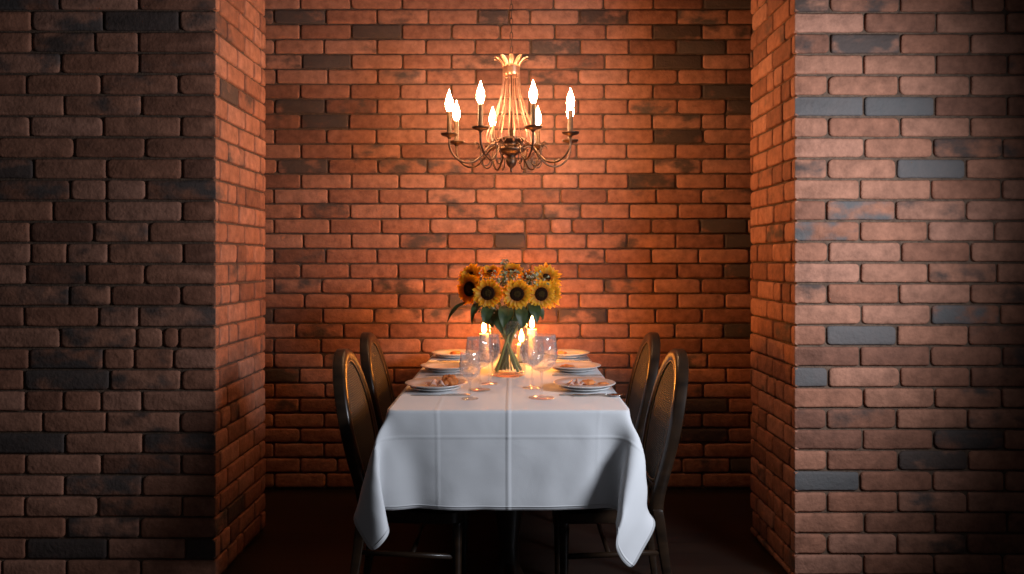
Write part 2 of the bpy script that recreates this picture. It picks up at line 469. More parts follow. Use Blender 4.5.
# joints and tones read off the photograph, one line per course: joints / tones of the bricks between them
RIGHT = """193 495 803 945|Dmmnn
342 650 950|nnnn
195 495 797|mDnn
338 650 957|nnnn
185 490 797|nnnn
340 645 955|GGnn
187 497 797|nnnn
342 637 935|nnmm
183 480 778|mnGn
323 628 932|nnnn
178 475 778|nHmn
323 615 900|Hnnn
187 500 797|nnnn
325 615 910|nnmn
183 490 797|mnnm
330 628 925|nnHn
178 482 788|nGnm
323 625 935|nnnm
187 495 797|Gnnn
338 643 930|nnmn
180 480 785|nmnm
335 638 940|nnDn
182 487 787|nnDn
322 635 945|Gnnn
182 485 783|nnmn
342 645 955|nnnn
183 482 780|nnmn
338 640|nnn"""
LEFT = """272 642|mmm
143 480 832|nmDm
145 440 642|nmmn
280 645|mnm
118 467 827|nnmn
297 657|nmn
138 478 840|nnnn
342 673|nnn
153 492 845|Dnnn
323 492 677|mnnm
243 492 845|nnnn
138 433 690|nnmn
140 308 500 850|nnmmn
120 400 670|nmnn
320 515 840|mmnn
108 457 643|nnmm
278 632 755 830|nmnmn
132 478 622 805|nDnmn
108 508 840|mDmn
113 290 467 658|nnnnn
195 493 835|nnmn
300 662|Dnm
115 468 840|nnmn
297 658|nmn
112 452 845|Dnmn
305 648|nDn
118 497 862|nDnD
5 305 652|nnnn"""
BACK = """155 362 573 / 195 400 605 810|nnnnnnnD
47 260 470 680 882 1010 / 98 300 500 703 908|nDnmnDnnDnmn
155 365 572 775 975 / 200 410 603 805|nnDnnnnnDmn
50 252 470 670 873 / 100 305 505 700 905|nnmnnnDnnDn
163 365 575 775 / 205 405 607 805|mDnnmmnDn
57 268 472 672 875 / 95 297 502 705 905|nnnmmnmnnnn
155 360 565 775 / 195 403 603 805|nnnnnnnnDn
50 258 470 675 / 95 297 500 703 903|nDmnnnnmnD
158 355 565 / 200 398 600 803 900|mDnnnnmnn
50 262 467 670 / 197 403 607 810|nnnnnnnDn
158 367 567 / 80 290 495 697 900|nnmnnnnnm
60 270 473 675 860 / 75 200 410 607 803|nDmmmnmnnmn
158 365 560 750 952 / 147 297 502 697 900|mnnnnnnnDnn
47 270 477 675 875 / 65 222 415 617 803|nnnnmnmnmnm
160 360 562 758 957 / 152 305 507 707 905|nmnnmmmnnnn
47 277 488 687 880 / 77 182 270 398 597 797 990|mnnnnmnnnnnDn
168 365 562 758 950 / 83 163 330 497 697 897|nnnmnDnnmmnD
47 260 470 673 875 / 67 212 405 597 790|nmnnnnnmnnn
157 357 557 760 / 100 295 495 703 893|nnnnmnnnnD
47 243 450 662 / 210 403 605 800|nmnmmnmnn
172 357 557 763 / 100 300 500 705 898|nnnnDnnnnn
45 248 457 657 865 / 212 415 613 805|nnnmmmDnnn
137 333 520 755 / 90 305 505 693 893|nmnnnnnnmD
47 240 450 652 860 / 205 403 603 803|nnnnnnnnnn
47 250 480 690 900 / 110 310 507 700 827|nnmnnnnnnmn
152 330 540 750 / 0 200 403 600 715 903|Dnnnnnnnmnn
50 257 460 660 860 / 45 245 445 620 810|nmnnnnnnnmn
152 350 560 760 960 / 150 350 550 715 912|mnnnnnnnnDn
47 253 460 660 860 / 50 250 450 620 805|nnnnnnnnnnn
155 357 560 760 960 / 150 350 550 715 912|nnnnnnnnnDn
47 252 460 660 860 / 50 250 450 650 812|nnnnnnnnnnn
155 308 520 720 930 / 100 320 520 722 918|nnnnnnnnnmD
50 262 460 660 860 / 50 250 450 650 805|nnnnnnnnnnn"""
def parse(text, conv):
    J, T = {}, {}
    for i, line in enumerate(text.split('\n')):
        a, b = line.split('|')
        parts = a.split('/')
        J[i] = [conv(float(q), k) for k, p in enumerate(parts) for q in p.split()]
        T[i] = list(b)
    return J, T
def tone_fn(J, T, lo, hi, first_u):
    def fn(i, a, b, z):
        if i not in T: return None
        m = (a+b)/2
        if m < lo or m > hi: return None
        k = sum(1 for j in J[i] if j < m)
        return T[i][k] if k < len(T[i]) else 'n'
    return fn
SF, SB = F/YF, F/YW
# left pier: front face and the jamb that looks right
w = Wall(3)
J, T = parse(LEFT, lambda q, k: (q/4.655-512)/SF)
zl = lambda i: 1.25+(260-10.1+21.15*(1-i))/SF
w.rows(Vector((0, YF, 0)), Vector((1, 0, 0)), Vector((0, -1, 0)), -2.75, XL, zl, J, -9, 32, .29, tone_fn(J, T, -2.02, XL, 0), flush1=True)
def jamb(w, x, nx, zfun, spots, yb):
    def fn(i, a, b, z):
        for (sx, sy, t) in spots:
            Y = abs(x)*F/abs(sx-512); zz = 1.25-(sy-260)*Y/F
            if a <= Y-YF <= b and abs(z-zz) < .042: return t
        return 'm' if w.rnd.random() < .06 else 'n'
    given = {}
    for i in range(-9, 33):
        off = (.05, .128)[i % 2]; q = [off+.2*k+w.rnd.uniform(-.012, .012) for k in range(3)]
        if w.rnd.random() < .55: k = w.rnd.randrange(len(q)); q.append(q[k]+.1)
        given[i] = q
    w.rows(Vector((x, YF, 0)), Vector((0, 1, 0)), Vector((nx, 0, 0)), 0, yb-YF, zfun, given, -9, 32, .2, fn, flush0=True)
jamb(w, XL, 1, zl, [(229,38,'m'),(222,88,'D'),(228,193,'m'),(232,273,'m'),(238,275,'m'),(235,413,'m'),(245,503,'D'),(222,20,'m'),(262,345,'m'),(222,520,'m')], YBL)
w.slab(-2.75, YF+.0125, 0, XL-.0125, YBL-.004, CEIL)
w.build('wall_left')
# right pier
w = Wall(5)
J, T = parse(RIGHT, lambda q, k: (785+q/4.284-512)/SF)
zr = lambda i: 1.25+(260-12.1+20.87*(1-i))/SF
w.rows(Vector((0, YF, 0)), Vector((1, 0, 0)), Vector((0, -1, 0)), XR, 2.75, zr, J, -9, 32, .272, tone_fn(J, T, XR, 2.03, 0), flush0=True)
jamb(w, XR, -1, zr, [(769,38,'m'),(761,28,'m'),(761,100,'m'),(768,177,'m'),(777,192,'m'),(770,560,'m')], YBR)
w.slab(XR+.0125, YF+.0125, 0, 2.75, YBR-.004, CEIL)
w.build('wall_right')
# alcove back wall
w = Wall(8)
J, T = parse(BACK, lambda q, k: ((262 if k == 0 else 506)+q/4.096-512)/SB)
zb = lambda i: 1.25+(260-9.1+14.97*(1-i))/SB
XS = 1.80
w.rows(Vector((0, YW, 0)), Vector((1, 0, 0)), Vector((0, -1, 0)), -XS, XS, zb, J, -6, 34, .27, tone_fn(J, T, -1.38, 1.34, 0))
w.slab(-XS-.1, YW+.0125, 0, XS+.1, YW+.1, CEIL)
w.build('wall_back')
# side walls of the alcove behind the piers
for name, x, sgn, seed in (('wall_left_recess', -XS, 1, 11), ('wall_right_recess', XS, -1, 12)):
    w = Wall(seed)
    w.rows(Vector((x, YB, 0)), Vector((0, 1, 0)), Vector((sgn, 0, 0)), 0.003, YW-YB-.003, zb, {}, -6, 34, .27)
    w.slab(min(x-.0125*sgn, x-.1*sgn), YB, 0, max(x-.0125*sgn, x-.1*sgn), YW+.0125, CEIL)
    w.build(name)
b = MB(); b.box(-3.2, -1.5, -.1, 3.2, YW+.2, 0); b.build('floor', FLOOR, smooth=False)['kind'] = 'structure'
b = MB(); b.box(-2.9, YF-.2, CEIL, 2.9, YW+.2, CEIL+.1); b.build('ceiling', PLASTER, smooth=False)['kind'] = 'structure'

# ---------------------------------------------------------------- table and cloth
TX, TY = -.012, 3.235
t = thing('dining_table', 'long dining table hidden beneath the white tablecloth', 'table', (TX, TY, 0))
b = MB(); b.box(-.39, -.738, .715, .39, .738, .75, .006); b.build('tabletop', WOOD, t)
b = MB(); b.box(-.30, -.58, .655, .30, .58, .7155, .004); b.build('apron', WOOD, t)
for s in (-1, 1):
    b = MB(); b.lathe([(.055,.05),(.06,.08),(.04,.12),(.035,.2),(.05,.32),(.055,.42),(.038,.52),(.045,.60),(.06,.656)], 20, Matrix.Translation((0, s*.42, 0)))
    b.build('column', WOOD, t)
    for a in (-1, 1):
        b = MB(); b.tube(bez([(0, s*.42+a*.02, .12), (0, s*.42+a*.10, .10), (0, s*.42+a*.18, .035), (0, s*.42+a*.22, .022)], 5), .022, 10, flat=1.2)
        b.build('foot', WOOD, t)

# points of the draped flaps in millimetres from the table centre, row by row from the front hem
CLOTH_FLAPS = [
    -437, -787, 285, -393, -799, 333, -380, -768, 358, -400, -737, 376, -442, -733, 390, -465, -706, 404, -430, -698, 406, -388, -712, 407, -344, -706, 409, -303, -691, 410, -261, -700, 409, -220, -716, 410, -176, -720, 410, -132, -716, 409, -88, -710, 410, -44, -715, 409, 0, -715, 409, 45, -713, 409, 89, -715, 409, 133, -715, 409, 177, -713, 410, 221, -710, 410, 265, -703, 410, 307, -698, 410, 345, -683, 410, 368, -712, 406, 359, -757, 401, 340, -804, 397, 343, -851, 390, 371, -857, 366, 389, -836, 335, 409, -815, 304, 447, -786, 260,
    -461, -765, 314, -423, -789, 363, -394, -788, 394, -391, -752, 416, -428, -741, 431, -457, -717, 446, -431, -699, 450, -389, -712, 451, -347, -704, 452, -304, -696, 453, -263, -706, 453, -219, -711, 454, -175, -717, 453, -132, -714, 453, -88, -715, 453, -44, -716, 453, 1, -716, 453, 45, -715, 453, 89, -717, 453, 133, -718, 453, 177, -711, 454, 221, -713, 454, 265, -706, 454, 305, -694, 454, 344, -687, 454, 368, -714, 450, 356, -758, 445, 350, -806, 440, 364, -845, 428, 388, -835, 399, 412, -821, 368, 431, -797, 338, 470, -767, 295,
    -485, -744, 343, -450, -770, 393, -423, -785, 426, -395, -774, 454, -412, -742, 472, -450, -727, 486, -432, -707, 493, -389, -718, 494, -348, -704, 495, -305, -696, 497, -263, -709, 497, -220, -712, 497, -176, -716, 497, -132, -713, 497, -88, -712, 497, -44, -713, 497, 0, -713, 497, 44, -713, 497, 89, -713, 497, 133, -718, 497, 177, -712, 497, 221, -715, 498, 265, -711, 497, 306, -700, 498, 344, -693, 497, 374, -715, 494, 356, -761, 489, 360, -806, 481, 384, -826, 462, 407, -814, 432, 432, -800, 402, 452, -777, 372, 493, -747, 330,
    -510, -725, 372, -474, -751, 422, -449, -766, 455, -422, -779, 488, -403, -755, 513, -438, -735, 528, -434, -705, 537, -391, -718, 538, -348, -706, 539, -306, -699, 541, -263, -708, 541, -220, -717, 541, -176, -713, 541, -132, -715, 541, -88, -714, 541, -44, -716, 541, 0, -717, 541, 44, -712, 541, 88, -714, 541, 133, -718, 541, 177, -716, 541, 221, -715, 541, 265, -715, 541, 304, -699, 542, 344, -692, 541, 377, -718, 536, 363, -764, 533, 374, -807, 522, 402, -807, 496, 425, -792, 466, 450, -776, 436, 477, -756, 408, 495, -713, 361,
    -513, -693, 396, -493, -726, 450, -474, -746, 484, -449, -762, 518, -419, -770, 550, -423, -739, 569, -435, -710, 581, -391, -718, 582, -352, -703, 583, -307, -702, 584, -264, -714, 584, -221, -713, 585, -176, -717, 585, -132, -714, 585, -88, -711, 585, -44, -717, 585, 0, -716, 585, 44, -716, 585, 89, -716, 585, 133, -717, 585, 177, -717, 585, 221, -717, 585, 265, -718, 585, 305, -706, 585, 344, -702, 584, 379, -721, 580, 372, -767, 576, 395, -797, 560, 419, -784, 530, 446, -772, 500, 469, -750, 471, 475, -721, 438, 474, -682, 385,
    -485, -667, 412, -491, -691, 473, -485, -715, 510, -468, -736, 545, -446, -756, 580, -417, -757, 610, -433, -721, 624, -392, -715, 625, -352, -706, 627, -308, -706, 628, -264, -712, 628, -221, -716, 629, -176, -713, 629, -132, -716, 629, -88, -714, 629, -44, -713, 629, 0, -715, 629, 44, -717, 629, 89, -713, 629, 133, -714, 629, 177, -718, 629, 221, -718, 629, 265, -720, 629, 306, -711, 629, 346, -703, 628, 383, -721, 625, 387, -768, 620, 418, -771, 596, 447, -763, 567, 457, -741, 533, 463, -713, 499, 460, -687, 464, 442, -677, 401,
    -442, -676, 418, -452, -681, 483, -460, -687, 527, -466, -702, 568, -460, -726, 606, -441, -749, 641, -426, -735, 666, -393, -707, 668, -354, -709, 671, -309, -712, 672, -265, -715, 672, -221, -715, 673, -177, -715, 673, -133, -715, 673, -89, -714, 673, -44, -713, 673, 0, -715, 673, 44, -713, 673, 89, -713, 673, 133, -714, 673, 177, -714, 673, 221, -714, 673, 265, -721, 673, 307, -715, 673, 348, -710, 672, 386, -724, 670, 411, -754, 659, 444, -750, 633, 455, -728, 599, 446, -708, 560, 435, -700, 518, 429, -702, 474, 419, -706, 409,
    -404, -700, 423, -411, -696, 489, -418, -700, 532, -424, -700, 576, -431, -708, 619, -437, -714, 662, -430, -734, 702, -398, -711, 712, -354, -716, 715, -310, -712, 716, -266, -716, 716, -222, -713, 717, -178, -716, 716, -133, -713, 717, -89, -716, 717, -44, -713, 717, 0, -714, 717, 45, -714, 717, 89, -714, 717, 134, -714, 717, 178, -715, 717, 222, -715, 717, 266, -715, 717, 308, -712, 717, 352, -713, 713, 390, -726, 712, 428, -733, 695, 439, -714, 659, 425, -721, 615, 413, -720, 570, 405, -720, 527, 400, -721, 483, 393, -731, 418,
    -370, -682, 429, -376, -688, 493, -380, -690, 538, -385, -691, 582, -391, -694, 626, -406, -694, 667, -407, -701, 711, 406, -702, 705, 401, -702, 668, 391, -702, 623, 385, -702, 578, 383, -700, 533, 385, -699, 489, 373, -696, 424,
    -376, -642, 430, -393, -649, 494, -395, -651, 539, -391, -650, 583, -394, -652, 627, -398, -654, 671, -407, -658, 714, 406, -658, 713, 403, -656, 670, 401, -656, 625, 403, -658, 581, 399, -655, 536, 394, -653, 492, 397, -654, 426,
    -400, -607, 429, -408, -610, 495, -410, -611, 539, -411, -612, 583, -409, -612, 628, -410, -613, 672, -410, -615, 716, 417, -615, 716, 420, -615, 672, 421, -614, 627, 422, -614, 583, 422, -614, 538, 423, -614, 494, 420, -613, 427,
    -420, -569, 429, -421, -569, 495, -420, -569, 539, -418, -570, 583, -419, -570, 628, -418, -570, 672, -409, -572, 716, 407, -573, 716, 412, -571, 672, 414, -570, 628, 413, -570, 583, 419, -569, 539, 422, -569, 495, 428, -568, 429,
    -423, -525, 429, -421, -525, 495, -418, -526, 539, -413, -526, 583, -414, -527, 628, -410, -527, 672, -408, -528, 716, 408, -528, 716, 409, -528, 672, 408, -527, 628, 409, -527, 584, 412, -526, 540, 415, -525, 495, 416, -525, 429,
    -415, -482, 429, -414, -482, 495, -411, -482, 539, -412, -482, 584, -410, -483, 628, -409, -484, 672, -411, -484, 716, 408, -484, 716, 408, -484, 672, 408, -484, 628, 408, -483, 584, 409, -482, 540, 411, -482, 495, 408, -482, 429,
    -412, -438, 429, -413, -438, 495, -409, -438, 539, -407, -439, 584, -407, -439, 628, -410, -440, 672, -411, -440, 716, 410, -440, 716, 408, -440, 672, 409, -440, 628, 409, -439, 584, 410, -439, 539, 408, -438, 495, 406, -438, 429,
    -411, -394, 429, -411, -395, 495, -411, -395, 539, -407, -395, 584, -410, -396, 628, -411, -396, 672, -412, -396, 716, 412, -397, 716, 410, -396, 672, 409, -396, 628, 409, -395, 584, 409, -395, 539, 409, -395, 495, 407, -394, 429,
    -411, -350, 429, -407, -351, 495, -410, -351, 539, -410, -351, 583, -410, -352, 628, -410, -352, 672, -408, -352, 716, 409, -353, 716, 411, -352, 672, 410, -352, 628, 409, -351, 583, 408, -351, 539, 410, -351, 495, 411, -351, 429,
    -410, -306, 429, -411, -307, 495, -410, -307, 539, -410, -307, 583, -409, -308, 628, -409, -308, 672, -408, -308, 716, 409, -308, 716, 411, -308, 672, 410, -308, 628, 409, -307, 583, 409, -307, 539, 409, -307, 495, 411, -307, 428,
    -406, -263, 429, -410, -263, 495, -410, -263, 539, -406, -263, 583, -407, -264, 628, -408, -264, 672, -408, -264, 716, 409, -264, 716, 408, -264, 672, 408, -264, 628, 407, -263, 584, 408, -263, 539, 410, -263, 495, 408, -263, 428,
    -408, -219, 428, -407, -219, 495, -406, -219, 539, -407, -220, 583, -407, -220, 628, -408, -220, 672, -408, -220, 716, 409, -220, 716, 411, -220, 672, 411, -220, 628, 406, -220, 584, 407, -219, 539, 408, -219, 495, 404, -219, 429,
    -408, -175, 428, -407, -175, 495, -408, -176, 539, -407, -176, 583, -408, -176, 628, -408, -176, 672, -408, -176, 716, 408, -176, 717, 411, -176, 672, 411, -176, 628, 410, -176, 583, 409, -175, 539, 409, -175, 495, 409, -175, 429,
    -410, -131, 429, -408, -131, 495, -406, -132, 539, -406, -132, 583, -406, -132, 628, -407, -132, 672, -408, -132, 716, 408, -132, 717, 411, -132, 672, 410, -132, 628, 411, -132, 584, 410, -132, 540, 410, -132, 495, 412, -131, 429,
    -409, -87, 429, -409, -88, 495, -407, -88, 539, -406, -88, 583, -407, -88, 628, -407, -88, 672, -408, -88, 716, 408, -88, 717, 410, -88, 672, 410, -88, 628, 407, -88, 584, 411, -88, 539, 411, -88, 495, 410, -87, 429,
    -408, -43, 428, -408, -44, 495, -408, -44, 539, -407, -44, 583, -407, -44, 628, -407, -44, 672, -408, -44, 716, 408, -44, 717, 408, -44, 672, 407, -44, 628, 407, -44, 584, 410, -44, 539, 410, -44, 495, 408, -44, 429,
    -409, 1, 428, -409, 0, 495, -408, 0, 539, -408, 0, 583, -408, 0, 627, -408, 0, 672, -409, 0, 716, 409, 0, 716, 408, 0, 672, 408, 0, 628, 408, 0, 583, 407, 0, 539, 408, 0, 495, 411, 0, 429,
    -412, 44, 428, -408, 44, 495, -409, 44, 539, -409, 44, 583, -411, 44, 628, -410, 44, 672, -409, 44, 716, 408, 44, 717, 408, 44, 672, 408, 44, 628, 409, 44, 583, 410, 44, 539, 412, 44, 495, 413, 44, 429,
    -408, 88, 429, -411, 88, 495, -407, 88, 539, -409, 88, 583, -409, 88, 627, -410, 88, 672, -411, 88, 716, 408, 88, 717, 408, 88, 672, 408, 88, 628, 412, 88, 583, 411, 88, 539, 411, 88, 495, 409, 88, 428,
    -410, 132, 429, -408, 132, 495, -407, 132, 539, -410, 132, 583, -409, 132, 628, -410, 132, 672, -410, 132, 716, 408, 132, 716, 408, 132, 672, 408, 132, 628, 411, 132, 583, 411, 132, 539, 411, 132, 495, 411, 132, 428,
    -410, 175, 429, -411, 176, 495, -411, 176, 539, -407, 176, 583, -408, 176, 628, -408, 176, 672, -408, 176, 716, 408, 176, 716, 410, 176, 672, 409, 176, 628, 409, 176, 583, 409, 175, 539, 407, 176, 495, 410, 175, 428,
    -409, 219, 429, -408, 220, 495, -409, 220, 539, -409, 220, 583, -408, 220, 628, -408, 220, 672, -408, 220, 717, 408, 220, 716, 410, 220, 672, 410, 220, 628, 408, 220, 583, 409, 219, 539, 408, 220, 495, 410, 219, 428,
    -411, 263, 428, -410, 264, 495, -410, 264, 539, -408, 263, 584, -408, 264, 628, -408, 264, 672, -408, 264, 717, 408, 264, 716, 410, 264, 672, 410, 264, 628, 409, 263, 584, 407, 263, 539, 407, 263, 495, 406, 263, 428,
    -412, 307, 429, -412, 307, 495, -407, 308, 539, -409, 308, 584, -408, 308, 628, -408, 308, 672, -409, 309, 717, 409, 308, 716, 410, 308, 672, 410, 308, 628, 408, 307, 583, 409, 307, 539, 410, 307, 495, 406, 307, 429,
    -411, 351, 429, -414, 351, 495, -412, 351, 539, -413, 351, 584, -409, 352, 628, -412, 352, 672, -411, 353, 716, 409, 352, 716, 410, 352, 672, 410, 352, 628, 409, 351, 583, 409, 351, 539, 406, 351, 495, 407, 351, 429,
    -414, 395, 429, -411, 395, 496, -411, 396, 539, -410, 395, 584, -409, 395, 628, -411, 396, 673, -412, 397, 717, 408, 396, 717, 410, 396, 672, 410, 395, 628, 410, 395, 584, 410, 395, 540, 407, 394, 495, 406, 395, 429,
    -416, 439, 429, -418, 438, 496, -414, 439, 540, -412, 439, 584, -411, 439, 628, -411, 440, 672, -410, 440, 717, 409, 440, 716, 405, 440, 672, 406, 439, 628, 408, 439, 584, 410, 439, 539, 409, 438, 495, 407, 439, 429,
    -419, 482, 429, -421, 482, 496, -418, 482, 540, -420, 482, 584, -413, 483, 628, -411, 484, 672, -409, 484, 716, 408, 484, 716, 409, 484, 672, 407, 483, 628, 411, 482, 583, 414, 482, 539, 419, 481, 496, 421, 481, 429,
    -422, 526, 429, -419, 526, 496, -420, 526, 540, -425, 526, 584, -418, 527, 628, -412, 527, 672, -411, 528, 716, 408, 528, 716, 407, 527, 672, 410, 527, 627, 419, 526, 584, 422, 525, 540, 426, 525, 495, 425, 524, 429,
    -425, 570, 430, -422, 569, 496, -421, 569, 540, -420, 569, 584, -421, 570, 629, -419, 571, 673, -413, 572, 716, 407, 572, 716, 411, 571, 672, 413, 570, 627, 418, 569, 583, 419, 569, 539, 419, 568, 495, 423, 568, 428,
    -417, 612, 430, -417, 613, 496, -411, 611, 540, -410, 611, 584, -409, 611, 628, -407, 610, 672, -410, 613, 717, 408, 615, 715, 409, 614, 671, 406, 612, 627, 409, 612, 583, 410, 612, 538, 411, 611, 494, 412, 611, 427,
    -393, 649, 429, -395, 651, 495, -393, 650, 539, -391, 650, 583, -392, 651, 628, -396, 653, 672, -407, 657, 713, 407, 659, 713, 406, 657, 669, 402, 656, 625, 397, 654, 581, 393, 652, 537, 392, 651, 493, 387, 647, 427,
    -364, 681, 429, -369, 686, 495, -371, 688, 539, -379, 692, 582, -381, 693, 627, -391, 697, 670, -407, 700, 709, 407, 703, 711, 402, 700, 667, 404, 696, 623, 397, 695, 579, 393, 693, 535, 389, 691, 491, 384, 688, 425,
    -347, 722, 428, -359, 727, 493, -363, 730, 537, -375, 732, 579, -392, 730, 620, -409, 722, 661, -424, 711, 699, -392, 724, 714, -352, 712, 714, -308, 713, 718, -266, 715, 717, -222, 717, 717, -178, 716, 717, -133, 713, 717, -89, 716, 717, -45, 714, 717, 0, 714, 717, 44, 714, 717, 89, 714, 717, 133, 713, 717, 178, 713, 717, 222, 713, 717, 266, 715, 716, 309, 713, 716, 354, 712, 714, 398, 713, 711, 432, 733, 701, 439, 714, 663, 433, 715, 619, 427, 707, 576, 426, 714, 532, 423, 715, 488, 419, 714, 421,
    -361, 763, 423, -383, 757, 485, -398, 740, 523, -415, 730, 562, -420, 709, 601, -437, 696, 639, -421, 724, 660, -383, 739, 674, -351, 709, 674, -307, 710, 674, -265, 721, 673, -221, 717, 673, -177, 716, 673, -133, 716, 673, -89, 716, 673, -45, 716, 673, 0, 716, 673, 44, 713, 673, 88, 712, 673, 133, 715, 673, 177, 712, 673, 221, 713, 673, 265, 718, 673, 307, 709, 673, 351, 706, 671, 395, 706, 668, 414, 745, 663, 449, 743, 640, 470, 720, 609, 469, 696, 572, 460, 687, 529, 453, 683, 486, 448, 684, 419,
    -395, 764, 407, -408, 734, 464, -416, 714, 503, -426, 694, 541, -446, 684, 578, -447, 717, 603, -413, 740, 619, -374, 746, 631, -350, 711, 630, -308, 710, 630, -265, 722, 629, -221, 718, 629, -177, 713, 629, -133, 712, 629, -89, 717, 629, -45, 717, 629, 0, 717, 629, 44, 712, 629, 88, 712, 629, 132, 715, 629, 177, 717, 629, 220, 720, 629, 265, 720, 629, 307, 708, 629, 348, 701, 627, 393, 702, 624, 402, 744, 621, 432, 768, 608, 456, 746, 578, 483, 728, 548, 497, 701, 516, 492, 684, 476, 481, 660, 415,
    -412, 731, 385, -418, 698, 442, -428, 678, 480, -453, 673, 516, -464, 704, 544, -435, 731, 563, -405, 756, 580, -367, 752, 588, -346, 715, 586, -308, 708, 586, -265, 720, 585, -221, 719, 585, -177, 714, 585, -133, 712, 585, -89, 717, 585, -44, 717, 585, 0, 716, 585, 44, 716, 585, 88, 711, 585, 132, 715, 585, 176, 719, 585, 220, 723, 585, 264, 716, 585, 304, 700, 585, 347, 689, 585, 389, 700, 580, 396, 741, 578, 411, 783, 572, 439, 771, 546, 464, 750, 516, 488, 728, 486, 513, 709, 456, 522, 670, 404,
    -415, 693, 363, -434, 664, 419, -460, 663, 455, -477, 690, 484, -457, 722, 505, -428, 748, 523, -399, 776, 541, -361, 757, 545, -343, 718, 542, -306, 701, 542, -264, 712, 542, -221, 717, 541, -177, 718, 541, -133, 714, 541, -88, 714, 541, -44, 713, 542, 0, 714, 541, 44, 716, 541, 88, 716, 541, 132, 717, 541, 176, 722, 541, 220, 724, 541, 264, 718, 541, 304, 699, 542, 344, 684, 541, 382, 701, 537, 396, 739, 534, 395, 783, 531, 427, 798, 514, 448, 773, 484, 465, 746, 454, 491, 727, 423, 533, 701, 379,
    -428, 658, 340, -466, 653, 393, -487, 678, 424, -478, 713, 447, -441, 730, 465, -420, 764, 484, -390, 789, 500, -355, 762, 501, -340, 721, 498, -306, 698, 498, -263, 708, 498, -221, 720, 498, -177, 720, 498, -132, 716, 497, -89, 713, 498, -44, 716, 498, 0, 716, 497, 44, 718, 498, 88, 717, 497, 132, 718, 498, 176, 725, 497, 220, 724, 497, 264, 716, 497, 301, 692, 498, 342, 676, 498, 377, 698, 495, 400, 736, 490, 392, 780, 488, 406, 816, 480, 433, 799, 452, 449, 771, 422, 467, 745, 391, 507, 715, 346,
    -458, 641, 314, -494, 667, 362, -496, 701, 388, -463, 724, 407, -428, 745, 425, -413, 782, 444, -380, 798, 458, -356, 764, 458, -342, 723, 455, -306, 696, 454, -264, 708, 454, -221, 719, 454, -177, 717, 454, -132, 716, 454, -89, 713, 454, -44, 716, 454, 0, 718, 454, 44, 719, 454, 88, 717, 454, 132, 716, 454, 176, 724, 454, 220, 722, 453, 262, 709, 454, 300, 689, 454, 340, 671, 455, 375, 694, 451, 391, 734, 447, 385, 776, 444, 386, 820, 441, 419, 826, 420, 436, 798, 389, 452, 770, 359, 483, 733, 314,
    -489, 647, 285, -509, 690, 329, -487, 721, 349, -449, 736, 367, -417, 760, 386, -408, 800, 404, -372, 806, 415, -353, 769, 414, -338, 727, 411, -306, 697, 410, -263, 704, 410, -221, 717, 410, -177, 717, 410, -133, 715, 410, -88, 716, 410, -44, 716, 410, 0, 716, 410, 44, 719, 410, 88, 712, 410, 132, 716, 410, 176, 720, 410, 220, 721, 409, 263, 711, 409, 300, 687, 410, 338, 665, 412, 375, 689, 407, 389, 730, 403, 383, 774, 401, 375, 817, 398, 400, 848, 387, 424, 826, 357, 437, 796, 327, 464, 755, 282,
]
GI = [0]+list(range(3, 64, 2))+[66]
GJ = list(range(0, 97, 2))
NX, NY = len(GI), len(GJ)
flap = iter(CLOTH_FLAPS)
co = []
for gj in GJ:
    for gi in GI:
        if abs(gi-33) <= 18 and abs(gj-48) <= 32: co.append(((gi-33)/18*.400, (gj-48)/32*.750, .757))
        else:
            x, y, z = next(flap)/1000, next(flap)/1000, next(flap)/1000
            x -= .005*max(-1, min(1, x/.4))
            y += .040*max(-1, min(1, y/.71))
            z = .757-(.757-z)*(1-.07*smooth((-.62-y)/.12))
            if y < -.76 and x > .36:     # the longer right front corner
                wt = smooth((.60-z)/.3); x -= .050*wt; z -= .030*wt
            co.append((x, y, z))
me = bpy.data.meshes.new('tablecloth')
me.from_pydata(co, [], [(j*NX+i, j*NX+i+1, (j+1)*NX+i+1, (j+1)*NX+i) for j in range(NY-1) for i in range(NX-1)])
uvl = me.uv_layers.new(name='cloth')
uvv = [((GI[k % NX]-33)*.0222, (GJ[k//NX]-48)*.02203) for k in range(NX*NY)]
uvl.data.foreach_set('uv', [c for l in me.loops for c in uvv[l.vertex_index]])
me.polygons.foreach_set('use_smooth', [True]*len(me.polygons)); me.materials.append(LINEN)
cr = me.attributes.new('crease_edge', 'FLOAT', 'EDGE')
vals = []
for e in me.edges:
    a, c = e.vertices; i0, j0, i1, j1 = GI[a % NX]-33, GJ[a//NX]-48, GI[c % NX]-33, GJ[c//NX]-48
    vals.append(.8 if ((i0 == i1 and abs(i0) == 18 and max(abs(j0), abs(j1)) <= 32) or (j0 == j1 and abs(j0) == 32 and max(abs(i0), abs(i1)) <= 18)) else 0)
cr.data.foreach_set('value', vals)
cl = bpy.data.objects.new('tablecloth', me); COL.objects.link(cl); cl.location = (TX, TY, 0)
sb = cl.modifiers.new('sub', 'SUBSURF'); sb.levels = sb.render_levels = 2
so = cl.modifiers.new('solid', 'SOLIDIFY'); so.thickness = .0012; so.offset = 1
tag(cl, 'white linen tablecloth with ironed folds hanging over the dining table', 'tablecloth')
TOP = .7585

